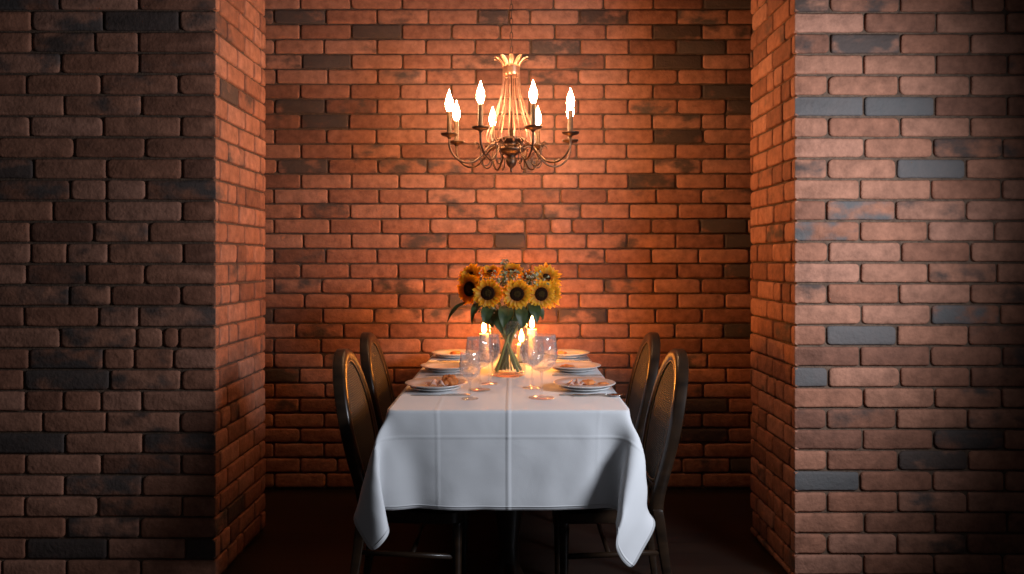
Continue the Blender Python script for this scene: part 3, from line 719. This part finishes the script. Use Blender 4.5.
# ---------------------------------------------------------------- chairs
def make_chair():
    t = thing('dining_chair', '', 'chair')
    SZ = .40; ZC, HW, HT = .64, .208, .283
    def lean(z): return -.178-.105*max(0, (z-SZ)/.5)**1.1
    def half(z):
        if z < ZC: return .165+(HW-.165)*smooth((z-SZ)/(ZC-SZ))
        return HW*math.sqrt(max(0, 1-((z-ZC)/HT)**2))
    # arch of the back
    def outline(inset, zlo, n=16):
        L = [(half(zlo+(ZC-zlo)*k/8)-inset, zlo+(ZC-zlo)*k/8) for k in range(8)]
        for k in range(n+1):
            a = PI/2*k/n; L.append(((HW-inset)*math.cos(a), ZC+(HT-inset)*math.sin(a)))
        return L
    R = outline(0.018, SZ-.04); path = [(w, z) for w, z in R]+[(-w, z) for w, z in R[:-1][::-1]]
    loops = []
    m = len(path)
    sec = [(-.024,-.020),(-.024,.012),(-.020,.017),(.010,.018),(.017,.014),(.021,.004),(.020,-.014),(.013,-.026),(-.018,-.026)]
    for i in range(m):
        a = Vector(path[max(0, i-1)]); c = Vector(path[min(m-1, i+1)]); tt = (c-a).normalized()
        w, z = path[i]; nrm = Vector((tt.y, -tt.x))   # outward in (w,z)
        loops.append([(lean(z+nrm.y*v)+u, w+nrm.x*v, z+nrm.y*v) for (u, v) in sec])
    b = MB(); b.loft(loops); b.build('back_frame', WOOD, t, auto=50)
    # upholstered oval panel, slightly domed on both faces
    po = outline(.042, .49, 14)
    ring = [(w, z) for w, z in po]+[(-w, z) for w, z in po[:-1][::-1]]
    # rounded lower end
    low = [(-.0-math.cos(PI*k/10)*(half(.49)-.042), .49-.035*math.sin(PI*k/10)) for k in range(1, 10)]
    ring = ring+[(w, z) for w, z in low]
    cz = .66
    for s, nm in ((1, 'back_panel'), (-1, 'back_panel')):
        lp = []
        for k, (q, d) in enumerate(((1, .004), (.97, .009), (.85, .013), (.6, .017), (.3, .019), (.02, .0195))):
            lp.append([(lean(cz+(z-cz)*q)+s*d, w*q, cz+(z-cz)*q) for w, z in ring])
        b = MB(); b.loft(lp, False, True); pnl = b.build(nm, UPHOLSTERY, t)
        b = MB(); b.tube([(lean(z)+s*.013, w*.985, cz+(z-cz)*.985) for w, z in ring], .0042, 6, closed=True); b.build('piping', COPPER_DULL, pnl)
    b = MB(); b.tube([(lean(.445)+.0, w, .443+.0*w) for w in (-.165, -.1, 0, .1, .165)], .018, 10); b.build('lower_rail', WOOD, t)
    # seat
    def seat_loop(g, z):
        out = []
        for k in range(40):
            a = 2*PI*k/40; c, s_ = math.cos(a), math.sin(a)
            x = .172*math.copysign(abs(c)**.45, c)*g; hw = (.205+.03*(x/.172))*g
            out.append((x+.005, hw*math.copysign(abs(s_)**.45, s_), z))
        return out
    b = MB(); b.loft([seat_loop(g, z) for g, z in ((.95,SZ-.05),(1,SZ-.047),(1,SZ-.012),(.97,SZ-.008))]); b.build('seat_rail', WOOD, t, auto=40)
    b = MB(); b.loft([seat_loop(g, z) for g, z in ((.93,SZ-.01),(.955,SZ-.003),(.94,SZ+.004),(.8,SZ+.010),(.5,SZ+.014),(.1,SZ+.015))]); b.build('seat_cushion', UPHOLSTERY, t)
    for s in (-1, 1):
        b = MB(); b.lathe([(.011,0),(.0125,.01),(.017,.30),(.019,.325),(.015,.335),(.020,.345),(.019,.353)], 14, Matrix.Translation((.145, s*.175, 0)))
        b.build('leg', WOOD, t)
        b = MB()
        b.loft([[(cx+dx*h_, s*cy+dy*h_, z) for dx, dy in ((-1,-.8),(1,-.8),(1,.8),(-1,.8))] for cx, cy, z, h_ in
                ((-.235,.168,0,.013),(-.222,.166,.10,.015),(-.203,.162,.22,.017),(-.187,.158,.34,.019),(-.180,.155,.385,.019))])
        lg = b.build('leg', WOOD, t); bv = lg.modifiers.new('b', 'BEVEL'); bv.width = .005; bv.segments = 2
        b = MB(); b.tube([(-.200, s*.162, .236), (.145, s*.175, .225)], .010, 8); b.build('stretcher', WOOD, t)
    b = MB(); b.tube([(-.01, -.168, .231), (-.01, .168, .231)], .009, 8); b.build('stretcher', WOOD, t)
    return t
COPPER_DULL = mat('dull_gold_piping', (.16,.10,.05), .45, .5)
c0 = make_chair()
spots = [(-.335, 2.80, 0, 'dark oval back dining chair on the left side, nearer the camera'),
         (-.367, 3.44, 0, 'dark oval back dining chair on the left side, nearer the brick wall'),
         (.325, 2.80, PI, 'dark oval back dining chair on the right side, nearer the camera'),
         (.350, 3.44, PI, 'dark oval back dining chair on the right side, nearer the brick wall')]
for k, (x, y, rz, lb) in enumerate(spots):
    c = c0 if k == 0 else copy_tree(c0)
    c.location = (x, y, 0); c.rotation_euler = (0, 0, rz)
    tag(c, lb, 'chair', 'oval back chairs around the table')

# ---------------------------------------------------------------- plates, cutlery, food
def plate_mb(r, h=.020, th=.0035):
    b = MB()
    prof = [(.0005, .003), (r*.56, .003), (r*.60, 0), (r*.64, .001), (r*.70, .006), (r*.98, h-.002), (r, h), (r*.985, h+.0015),
            (r*.72, .006+th+.001), (r*.63, .003+th), (.0005, .003+th)]
    b.lathe(prof, 48); return b
def plate(name, r, loc, label, group, h=.02):
    o = plate_mb(r, h).build(name, PORCELAIN); o.location = loc
    return tag(o, label, 'plate', group)
sides = {-1: 'left', 1: 'right'}
depths = [(2.885, 'nearest the camera'), (3.365, 'in the middle of the row'), (3.835, 'farthest back by the wall')]
def cutlery_knife(loc, rz, label):
    t = thing('table_knife', label, 'knife', loc, rz, 'table knives beside the plates')
    b = MB(); b.loft([[(x, -w, 0), (x, w, 0), (x, w, .0016), (x, -w, .0016)] for x, w in ((.0,.008),(.03,.009),(.08,.009),(.10,.006),(.11,.0015))]); b.build('blade', STEEL, t, smooth=False)
    b = MB(); b.loft([[(x, -w, 0), (x, w, 0), (x, w, h), (x, -w, h)] for x, w, h in ((0,.005,.003),(-.03,.005,.006),(-.09,.008,.006),(-.105,.006,.004))]); b.build('handle', STEEL, t, auto=40)
def cutlery_spoon(loc, rz, label):
    t = thing('table_spoon', label, 'spoon', loc, rz, 'table spoons beside the plates')
    b = MB(); lo = []
    for k in range(9):
        a = k/8; x = .062*a; w = .020*math.sin(PI*min(1, .06+a*.94))**.6+.0005; d = .006*math.sin(PI*a)
        lo.append([(x, -w, .008), (x, -w*.5, .008-d*.8), (x, 0, .0075-d), (x, w*.5, .008-d*.8), (x, w, .008), (x, w*.5, .0095-d*.8), (x, 0, .009-d), (x, -w*.5, .0095-d*.8)])
    b.loft(lo); b.build('bowl', STEEL, t)
    b = MB(); b.tube(bez([(.002, 0, .008), (-.03, 0, .008), (-.08, 0, .004), (-.12, 0, .004)], 4), [.0025]*4+[.003]*4+[.004]*4+[.005], 8, flat=1.2); b.build('handle', STEEL, t)
PX = {}
for (Y, dn) in depths:
    for s in (-1, 1):
        x = s*.282 + TX*.5
        PX[(s, Y)] = x
        plate('saucer_plate', .098, (x, Y, TOP), 'smaller white under-plate at the %s setting %s' % (sides[s], dn), 'under-plates', .013)
        plate('dinner_plate', .118, (x, Y, TOP+.0105), 'round white dinner plate on the %s side, %s' % (sides[s], dn), 'dinner plates on the cloth', .017)
        cutlery_knife((x+(.03 if s < 0 else .0), Y-.128, TOP), 0 if s > 0 else PI, 'steel table knife on the cloth before the %s plate %s' % (sides[s], dn))
cutlery_spoon((PX[(1, 2.885)]+.065, 2.885-.150, TOP), 0, 'steel spoon on the cloth before the nearest right plate')
def lump(name, mt, loc, size, seed, label, cat, group=None, amp=.35, freq=2.2, rz=0):
    import bmesh
    bm = bmesh.new(); bmesh.ops.create_icosphere(bm, subdivisions=4, radius=1)
    for v in bm.verts:
        p = v.co.copy(); d = 1+amp*noise.fractal(p*freq+Vector((seed*7.3, 0, 0)), .8, 2.0, 3)
        v.co = Vector((p.x*d*size[0], p.y*d*size[1], max(p.z*d, -.55)*size[2]))
    zmin = min(v.co.z for v in bm.verts)
    for v in bm.verts: v.co.z -= zmin
    me = bpy.data.meshes.new(name); bm.to_mesh(me); bm.free(); me.materials.append(mt)
    me.polygons.foreach_set('use_smooth', [True]*len(me.polygons))
    o = bpy.data.objects.new(name, me); COL.objects.link(o); o.location = loc; o.rotation_euler = (0, 0, rz)
    return tag(o, label, cat, group)
def ruffle(loc, seed, label, group, sz=.035):
    R = random.Random(seed); b = MB(); rows = []
    for j in range(9):
        v = j/8; row = []
        for i in range(25):
            u = i/24
            x = (u-.5)*2*sz*(1+.2*math.sin(v*5+seed)); y = (v-.5)*sz*1.0+.006*math.sin(u*13+seed+v*3)
            z = .007+.008*math.sin(u*17+seed*2)*math.sin(v*2.6+.5)+.012*math.sin(PI*u)*math.sin(PI*v)
            row.append((x, y, max(.0005, z)))
        rows.append(row)
    b.loft(rows, False, False, closed=False)
    o = b.build('ham_slice', HAM); so = o.modifiers.new('s', 'SOLIDIFY'); so.thickness = .0015; so.offset = 1
    o.location = loc; return tag(o, label, 'ham', group)
PZ = TOP+.0105+.0067
xl, xr = PX[(-1, 2.885)], PX[(1, 2.885)]
lump('bread_piece', CRUST, (xl+.052, 2.875, PZ), (.030,.022,.026), 1, 'golden brown bread piece on the nearest left plate', 'bread', rz=.4)
ruffle((xl+.005, 2.860, PZ), 1.0, 'ruffled pink cured ham slice on the nearest left plate', 'ham slices', .036)
lump('bread_piece', CRUST, (xr+.012, 2.895, PZ), (.026,.020,.012), 3, 'browned bread piece at the middle of the nearest right plate', 'bread', rz=.2)
ruffle((xr-.035, 2.868, PZ), 2.2, 'ruffled pink cured ham slice on the left half of nearest right plate', 'ham slices', .030)
lump('bread_piece', CRUST, (xr+.068, 2.87, PZ+.006), (.020,.008,.005), 5, 'thin curved crust at the right edge of nearest right plate', 'bread', rz=.3)
lump('bread_piece', CRUST, (PX[(1,3.365)]-.03, 3.37, PZ), (.030,.020,.007), 6, 'flat bread piece on the middle right plate', 'bread')
lump('bread_piece', CRUST, (PX[(-1,3.835)]+.01, 3.84, PZ), (.034,.022,.009), 7, 'flat bread piece on the farthest left plate', 'bread')
lump('bread_piece', CRUST, (PX[(1,3.835)]-.03, 3.84, PZ), (.028,.020,.009), 8, 'flat bread piece on the farthest right plate', 'bread')

# ---------------------------------------------------------------- crystal goblets
def goblet(loc, h, r, label):
    t = thing('crystal_goblet', label, 'glass', loc, 0, 'crystal goblets on the cloth')
    stem_top = h*.42
    N = 12
    def cut(a, z):
        return 1+.038*math.cos(a*N)*smooth((z-stem_top)/(h*.12))*smooth((h*.80-z)/(h*.10))
    b = MB()
    outer = [(.0045, stem_top*.96), (.010, stem_top), (r*.55, stem_top+h*.035), (r*.86, stem_top+h*.12), (r, stem_top+h*.24), (r*1.0, stem_top+h*.38), (r*.93, h*.92), (r*.90, h)]
    inner = [(r*.88, h), (r*.895, h*.92), (r*.945, stem_top+h*.38), (r*.94, stem_top+h*.25), (r*.78, stem_top+h*.13), (r*.42, stem_top+h*.055), (.0006, stem_top+h*.035)]
    b.lathe(outer+inner, 64, flute=cut); b.build('bowl', CRYSTAL, t, auto=60)
    b = MB(); b.lathe([(.010, .004), (.0055, h*.06), (.0045, h*.14), (.0075, h*.17), (.0045, h*.20), (.0042, h*.32), (.006, stem_top*.955)], 8); b.build('stem', CLEARGLASS, t, smooth=False)
    b = MB(); b.lathe([(.0006, 0), (r*.80, 0), (r*.82, .0015), (r*.78, .003), (r*.3, .005), (.010, .0075), (.0006, .008)], 32); b.build('foot', CLEARGLASS, t)
    return t
g = 0.0006
def on_cloth(pxx, pyy):
    Y = (1.25-TOP)*F/(pyy-260); return ((pxx-512)*Y/F, Y, TOP+g)
goblet(on_cloth(470, 399), .165, .037, 'small cut crystal goblet, the nearest one on the left')
goblet(on_cloth(479.5, 390), .198, .052, 'large cut crystal goblet just behind the small left goblet')
goblet(on_cloth(489.5, 384), .198, .042, 'tall crystal goblet at the left side of the flower vase')
goblet(on_cloth(541.5, 398), .225, .056, 'large cut crystal goblet, the nearest one on the right')
goblet(on_cloth(532, 388), .195, .045, 'crystal goblet partly hidden behind the large right goblet')

# ---------------------------------------------------------------- vase, candles
VX, VY = -.016, 3.24
t = thing('flower_vase', 'clear glass vase with water holding the sunflowers', 'vase', (VX, VY, TOP+g))
b = MB(); H = .235
b.lathe([(.0006,0),(.068,0),(.073,.004),(.0745,.02),(.077,H*.6),(.083,H),(.0805,H+.001),(.0745,H*.6),(.072,.02),(.068,.012),(.0006,.012)], 48); b.build('vase_body', VASEGLASS, t)
b = MB(); b.lathe([(.0006,.0125),(.0675,.0125),(.0712,.021),(.0728,H*.55),(.0006,H*.55)], 48); b.build('water', WATER, t)
def candle(loc, r, h, label):
    t = thing('pillar_candle', label, 'candle', loc, 0, 'lit candles behind the vase')
    b = MB(); b.lathe([(.0006,0),(r,0),(r*1.01,.004),(r,.01),(r,h-.004),(r*.97,h),(r*.8,h-.002),(r*.6,h-.006),(.0006,h-.007)], 32); b.build('wax', IVORY, t)
    b = MB(); b.tube([(0,0,h-.007),(0,0,h+.004),(.001,0,h+.009)], .001, 6); b.build('wick', WICK, t)
    b = MB(); b.lathe([(.0004,h+.004),(.007,h+.009),(.0115,h+.020),(.011,h+.032),(.0065,h+.048),(.0025,h+.060),(.0003,h+.068)], 16); b.build('flame', FLAME, t)
    b = MB(); b.lathe([(.0006,0),(r+.014,0),(r+.016,.003),(r+.014,.005),(.0006,.0045)], 32); st = b.build('candle_plate', BRONZE, t)
    st.location = (0,0,-.0052)
def cpos(pxx, Y): return ((pxx-512)*Y/F, Y, TOP+g+.0055)
candle(cpos(484, 3.72), .024, .125, 'lit ivory pillar candle left of the vase stems')
candle(cpos(532, 3.74), .024, .145, 'taller lit ivory pillar candle right of the vase')
candle(cpos(521.5, 3.66), .022, .085, 'short lit pillar candle between the vase and the taller right candle')

# ---------------------------------------------------------------- sunflowers
def leaf_mb(b, base, tip, width, up, droop=.15, fold=.25):
    base, tip, up = Vector(base), Vector(tip), Vector(up)
    ax = tip-base; L = ax.length; ax.normalize(); sd = ax.cross(up).normalized(); nn = sd.cross(ax).normalized()
    rows = []
    for j in range(11):
        v = j/10
        w = width*(math.sin(PI*min(1, v*.93+.07))**.75)*(1-.45*v)*1.25+.0008
        c = base+ax*L*v+nn*(math.sin(v*PI)*L*droop)
        row = []
        for k in range(-3, 4):
            q = k/3; row.append(c+sd*w*q+nn*(abs(q)*w*fold+.06*w*math.sin(v*14+q*3)))
        rows.append(row)
    b.loft(rows, False, False, closed=False)
def head_matrix(P, n):
    z = Vector(n).normalized(); q = Vector((0, 0, 1)) if abs(z.z) < .9 else Vector((0, 1, 0))
    x = q.cross(z).normalized(); y = z.cross(x)
    return Matrix(((x.x, y.x, z.x), (x.y, y.y, z.y), (x.z, y.z, z.z))).to_4x4()
def sunflower(P, nrm, R, label, neck, foot, leaves=(), seed=0, cup=.25, disc=.47):
    rd = random.Random(seed)
    P = Vector(P)
    t = thing('sunflower', label, 'flower', P, 0, 'sunflowers in the vase')
    M = head_matrix(P, nrm); rdisc = R*disc
    b = MB(); pa = []
    for layer, (cnt, r0, c0) in enumerate(((20, rdisc*.86, cup*.6), (20, rdisc*.84, cup), (16, rdisc*.84, cup*1.7))+(((16, rdisc*.7, cup*2.4),) if disc < .4 else ())):
        for k in range(cnt):
            a = 2*PI*(k+.33*layer+rd.uniform(-.22, .22))/cnt
            L = (R-r0)*rd.uniform(.86, 1.1)*(1, 1, .8, .65)[layer]; w = R*rd.uniform(.115, .155)
            cu = c0+rd.uniform(-.12, .14); tw = rd.uniform(-.35, .35); bend = rd.uniform(-.15, .35)
            ca, sa = math.cos(a), math.sin(a); rows = []
            for j in range(7):
                v = j/6; ww = w*(math.sin(PI*(v*.86+.10))**.8)*(1 if v < 1 else .1)
                rr = r0+L*v*math.cos(cu); zz = -.003+layer*.0025+L*(v*math.sin(cu)-bend*v*v*.6)
                row = []
                for q in (-1, -.5, 0, .5, 1):
                    zq = zz+abs(q)*ww*.35+q*ww*tw*v
                    row.append((rr*ca-q*ww*sa, rr*sa+q*ww*ca, zq))
                rows.append(row); pa += [v]*5
            b.loft(rows, False, False, M.to_3x3().to_4x4(), closed=False)
    o = b.build('petals', PETAL, t)
    at = o.data.attributes.new('along', 'FLOAT', 'POINT'); at.data.foreach_set('value', pa)
    Mr = M.to_3x3().to_4x4()
    b = MB(); b.lathe([(rdisc*1.0, -.008), (rdisc*1.02, 0), (rdisc*.93, .007), (rdisc*.72, .010), (rdisc*.52, .008)], 28, Mr,
                      flute=lambda a, z: 1+.03*math.sin(a*14+z*900)); b.build('seed_disc', SEED, t)
    b = MB(); b.lathe([(rdisc*.54, .0078), (rdisc*.42, .0098), (rdisc*.2, .0085), (.0004, .0078)], 20, Mr); b.build('disc_centre', SEEDC, t)
    b = MB(); b.lathe([(.004, -.024), (rdisc*.5, -.021), (rdisc*.95, -.011), (rdisc*1.02, -.0085), (.001, -.0083)], 20, Mr)
    for k in range(12):
        a = 2*PI*k/12; c_, s_ = math.cos(a), math.sin(a)
        leaf_mb_local = [(rdisc*.9*c_, rdisc*.9*s_, -.012), (rdisc*1.5*c_, rdisc*1.5*s_, -.012)]
        p0 = Mr @ Vector(leaf_mb_local[0]); p1 = Mr @ Vector(leaf_mb_local[1])
        leaf_mb(b, p0, p1, R*.10, Mr @ Vector((0, 0, -1)), .05)
    b.build('sepals', LEAF, t)
    n = Vector(nrm).normalized(); back = -n*.022
    neck, foot = Vector(neck)-P, Vector(foot)-P
    pts = bez([back, back-n*.022+Vector((0,0,-.012)), neck*.62+Vector((0,0,.01)), neck, (neck+foot)/2, foot], 6)
    b = MB(); b.tube(pts, [.0052]*6+[.0062]*(len(pts)-6), 8); b.build('stem', STEM, t)
    for (lb, lt, lw, up) in leaves:
        b = MB(); leaf_mb(b, Vector(lb)-P, Vector(lt)-P, lw, up)
        b.tube([Vector(lb)-P+(Vector(lb)-Vector(lt)).normalized()*.012, Vector(lb)-P], .0015, 5)
        b.build('leaf', LEAF, t)
    return t
zb_ = TOP+.0195
def ft(dx, dy): return (VX+dx, VY+dy, zb_)
def nk(dx, dy): return (VX+dx, VY+dy, TOP+.195)
flowers = [
 ((488,293,3.13), (-.10,-1,-.02), .064, 'sunflower facing the camera at the front left of the bouquet', nk(-.020,-.02), ft(.042,-.030),
   [(px(489,306,3.15), px(484,325,3.10), .024, (0,-1,.3)), (px(480,302,3.17), px(471,319,3.14), .016, (-.3,-1,.2))]),
 ((517,294,3.12), (.04,-1,0), .064, 'sunflower facing the camera at the bouquet centre, widest dark disc', nk(.006,-.03), ft(-.048,-.034),
   [(px(507,306,3.16), px(503,328,3.10), .030, (0,-1,.2)), (px(520,306,3.16), px(522,328,3.12), .026, (.2,-1,.2))]),
 ((541,294,3.17), (.30,-1,-.05), .063, 'sunflower facing slightly right at the front right of the bouquet', nk(.030,-.01), ft(-.030,.024),
   [(px(531,303,3.18), px(537,323,3.13), .026, (.3,-1,.2)), (px(540,300,3.22), px(528,318,3.16), .022, (.1,-1,.2))]),
 ((470,289,3.20), (-.62,-.75,.05), .070, 'sunflower turned to the left at the left side of the bouquet', nk(-.034,.0), ft(.056,.012),
   [(px(466,302,3.20), px(447,323,3.17), .012, (-.4,-.6,.7)), (px(478,303,3.22), px(472,325,3.20), .010, (-.5,-.8,.1))]),
 ((471,276,3.29), (-.45,-.65,.60), .062, 'sunflower tilted up and left at the upper left, behind the left-turned one', nk(-.025,.03), ft(.03,.045), [(px(484,306,3.22), px(494,328,3.20), .020, (-.2,-1,.2))]),
 ((490,273,3.31), (-.10,-.60,.80), .050, 'sunflower facing upward at the top, left of the filler sprig', nk(-.01,.03), ft(.0,.052), [(px(494,309,3.19), px(503,334,3.16), .020, (-.2,-1,.2))]),
 ((511,272,3.30), (.05,-.50,.85), .062, 'sunflower facing upward at the very top of the bouquet', nk(.005,.02), ft(-.015,.03), [(px(516,310,3.21), px(507,336,3.18), .022, (.1,-1,.2)), (px(505,309,3.24), px(514,333,3.21), .024, (.0,-1,.2))]),
 ((528,278,3.34), (.10,-.55,.80), .048, 'small sunflower facing upward behind the centre right blooms', nk(.015,.035), ft(-.02,.05), [(px(528,308,3.21), px(518,331,3.19), .022, (.2,-1,.2))]),
 ((546,278,3.29), (.35,-.70,.60), .072, 'big sunflower tilted up and outward at the upper right', nk(.03,.02), ft(-.055,.01), []),
 ((549,294,3.26), (.55,-.80,-.12), .066, 'sunflower at the right edge, behind the front right bloom', nk(.034,.01), ft(-.04,.03),
   [(px(535,306,3.24), px(543,320,3.24), .020, (.5,-.5,.2))]),
]
for k, ((fx, fy, FY), nrm, R, lb, a, c, lv) in enumerate(flowers):
    sunflower(px(fx, fy, FY), nrm, R, lb, a, c, lv, seed=k+1, cup=(.22 if k < 4 else .32), disc=(.47 if k < 4 else .30))
def sprig(tip, neck, foot, label, seed, n=46, spread=.035):
    rd = random.Random(seed); tip, neck, foot = Vector(tip), Vector(neck), Vector(foot)
    t = thing('filler_sprig', label, 'foliage', neck, 0, 'filler greenery in the bouquet')
    b = MB(); b.tube([p-neck for p in bez([foot, neck, neck*.4+tip*.6+Vector((0,0,-.01)), tip], 6)], .0018, 6); 
    lf = MB(); bd = MB()
    for k in range(n):
        p = tip-neck+Vector((rd.gauss(0, 1)*spread, rd.gauss(0, 1)*spread*.6, rd.uniform(-1.2, .7)*spread))
        b.tube([(tip-neck)*.8, (tip-neck)*.9*.5+p*.5+Vector((0,0,.003)), p], .0006, 4)
        d = Vector((rd.uniform(-1, 1), rd.uniform(-1, .4), rd.uniform(-.2, 1))).normalized()
        leaf_mb(lf, p, p+d*.014, .0035, (d.y, -d.x, .4), .1)
        if k % 2:
            lf_r = rd.uniform(.0018, .0032); q = p+d*.006+Vector((0, -.004, .003))
            bd.lathe([(.0003, -lf_r), (lf_r*.8, -lf_r*.5), (lf_r, 0), (lf_r*.7, lf_r*.7), (.0003, lf_r)], 6, Matrix.Translation(q))
    b.build('stem', STEM, t); tag(lf.build('leaflets', PALEGREEN, t), kind='stuff'); tag(bd.build('buds', BUD, t), kind='stuff')
    return t
sprig(px(502,276,3.15), nk(-.005,0), ft(.0,-.02), 'pale filler sprig between the two front sunflowers, top left', 1, 60, .034)
sprig(px(532,277,3.16), nk(.012,0), ft(-.01,-.01), 'pale filler sprig above the gap right of the centre sunflower', 2, 60, .030)
sprig(px(504,262,3.30), nk(-.002,.015), ft(.012,.01), 'thin green sprig sticking up at the top of the bouquet', 3, 12, .010)
sprig(px(487,310,3.16), nk(-.012,-.01), ft(.016,.0), 'low green sprig beneath the front left sunflower', 4, 30, .022)

# ---------------------------------------------------------------- chandelier
CX, CY = -.003, 3.40
s = F/CY
zc = lambda y, Y=CY: 1.25-(y-260)*Y/F
t = thing('chandelier', 'eight-armed bronze candle chandelier hanging above the table', 'chandelier', (CX, CY, 0))
b = MB()
b.lathe([(.0006,1.640),(.004,1.643),(.006,1.652),(.005,1.660),(.012,1.666),(.022,1.680),(.026,1.695),(.020,1.708),(.017,1.714),(.030,1.722),(.050,1.732),(.062,1.742),(.060,1.750),(.046,1.756),(.040,1.766),(.052,1.776),(.064,1.782),(.066,1.790),(.050,1.796),(.012,1.800),(.010,1.83),(.0006,1.83)], 32,
        flute=lambda a, z: 1+.03*math.cos(a*12)*(1 if 1.70 < z < 1.80 else 0))
b.build('hub', BRONZE, t)
b = MB(); b.tube([(0,0,1.82),(0,0,2.13)], .0035, 8); b.build('centre_rod', BRONZE, t)
# crown: collar with out-turned leaves
b = MB(); b.lathe([(.032,2.070),(.036,2.074),(.038,2.090),(.037,2.110),(.040,2.124),(.038,2.126),(.034,2.110),(.033,2.090),(.030,2.074)], 24, closed_profile=True)
for k in range(10):
    a = 2*PI*(k+.5)/10; c_, s_ = math.cos(a), math.sin(a); rows = []
    for (r, z, w) in ((.036,2.108,.010),(.041,2.122,.013),(.050,2.135,.013),(.062,2.146,.011),(.074,2.152,.006),(.080,2.150,.001)):
        rows.append([(r*c_-w*q*s_, r*s_+w*q*c_, z+abs(q)*.003) for q in (-1,0,1)])
    b.loft(rows, False, False, closed=False)
o = b.build('crown', COPPER, t); so = o.modifiers.new('s', 'SOLIDIFY'); so.thickness = .0018; so.offset = 0
b = MB(); b.lathe([(.0006,2.120),(.028,2.120),(.034,2.126),(.020,2.136),(.006,2.150),(.0006,2.150)], 20); b.build('crown_cap', BRONZE, t)
for k in range(12):
    a = 2*PI*(k+.25)/12; c_, s_ = math.cos(a), math.sin(a)
    prof = bez([(.036,0,2.115),(.037,0,2.06),(.047,0,1.99),(.064,0,1.93),(.083,0,1.875),(.102,0,1.83),(.112,0,1.795),(.104,0,1.775),(.085,0,1.770),(.062,0,1.784)], 4)
    b = MB(); b.tube([(p.x*c_, p.x*s_, p.z) for p in prof], .0036, 8, flat=.6); b.build('strap', COPPER, t)
R_ = .285
arm_prof = [Vector(p) for p in bez([(.045,0,1.742),(.075,0,1.762),(.105,0,1.752),(.135,0,1.715),(.175,0,1.682),(.22,0,1.678),(.258,0,1.700),(.282,0,1.738),(R_,0,1.782)], 5)]
scroll = [Vector(p) for p in bez([(.118,0,1.735),(.098,0,1.700),(.108,0,1.672),(.130,0,1.668),(.145,0,1.690),(.142,0,1.730),(.150,0,1.760),(.165,0,1.768),(.172,0,1.756)], 4)]
for k in range(8):
    a = 2*PI*(k+.5)/8-math.radians(4)
    M = Matrix.Rotation(a, 4, 'Z')
    b = MB(); b.tube(arm_prof, .0048, 8, M); b.tube(scroll, .0030, 6, M)
    arm = b.build('arm', BRONZE, t)
    T_ = M @ Matrix.Translation((R_, 0, 0))
    b = MB(); b.lathe([(.0006,1.776),(.006,1.777),(.008,1.783),(.014,1.787),(.030,1.791),(.037,1.797),(.038,1.801),(.034,1.799),(.018,1.794),(.0006,1.794)], 24, T_); b.build('drip_cup', BRONZE, arm)
    b = MB(); b.lathe([(.0006,1.793),(.012,1.793),(.0125,1.80),(.0105,1.806),(.0105,1.892),(.009,1.896),(.0006,1.896)], 16, T_); b.build('candle_sleeve', SLEEVE, arm)
    b = MB(); b.lathe([(.0006,1.895),(.007,1.896),(.011,1.903),(.0155,1.916),(.0175,1.930),(.0155,1.946),(.0105,1.961),(.0055,1.975),(.002,1.986),(.0005,1.992)], 20, T_); b.build('bulb', BULB, arm)
# chain to the ceiling
z = 2.158; k = 0
while z < CEIL-.05:
    b = MB(); L = .019; pts = []
    for j in range(14):
        q = 2*PI*j/14; u = .0065*math.cos(q); v = L*math.sin(q)
        pts.append((u, 0, z+v) if k % 2 else (0, u, z+v))
    b.tube(pts, .0019, 6, closed=True); b.build('chain_link', BRONZE, t); z += .0315; k += 1
b = MB(); b.lathe([(.0006,CEIL-.05),(.01,CEIL-.05),(.02,CEIL-.035),(.05,CEIL-.02),(.06,CEIL),(.0006,CEIL)], 24); b.build('ceiling_canopy', BRONZE, t)
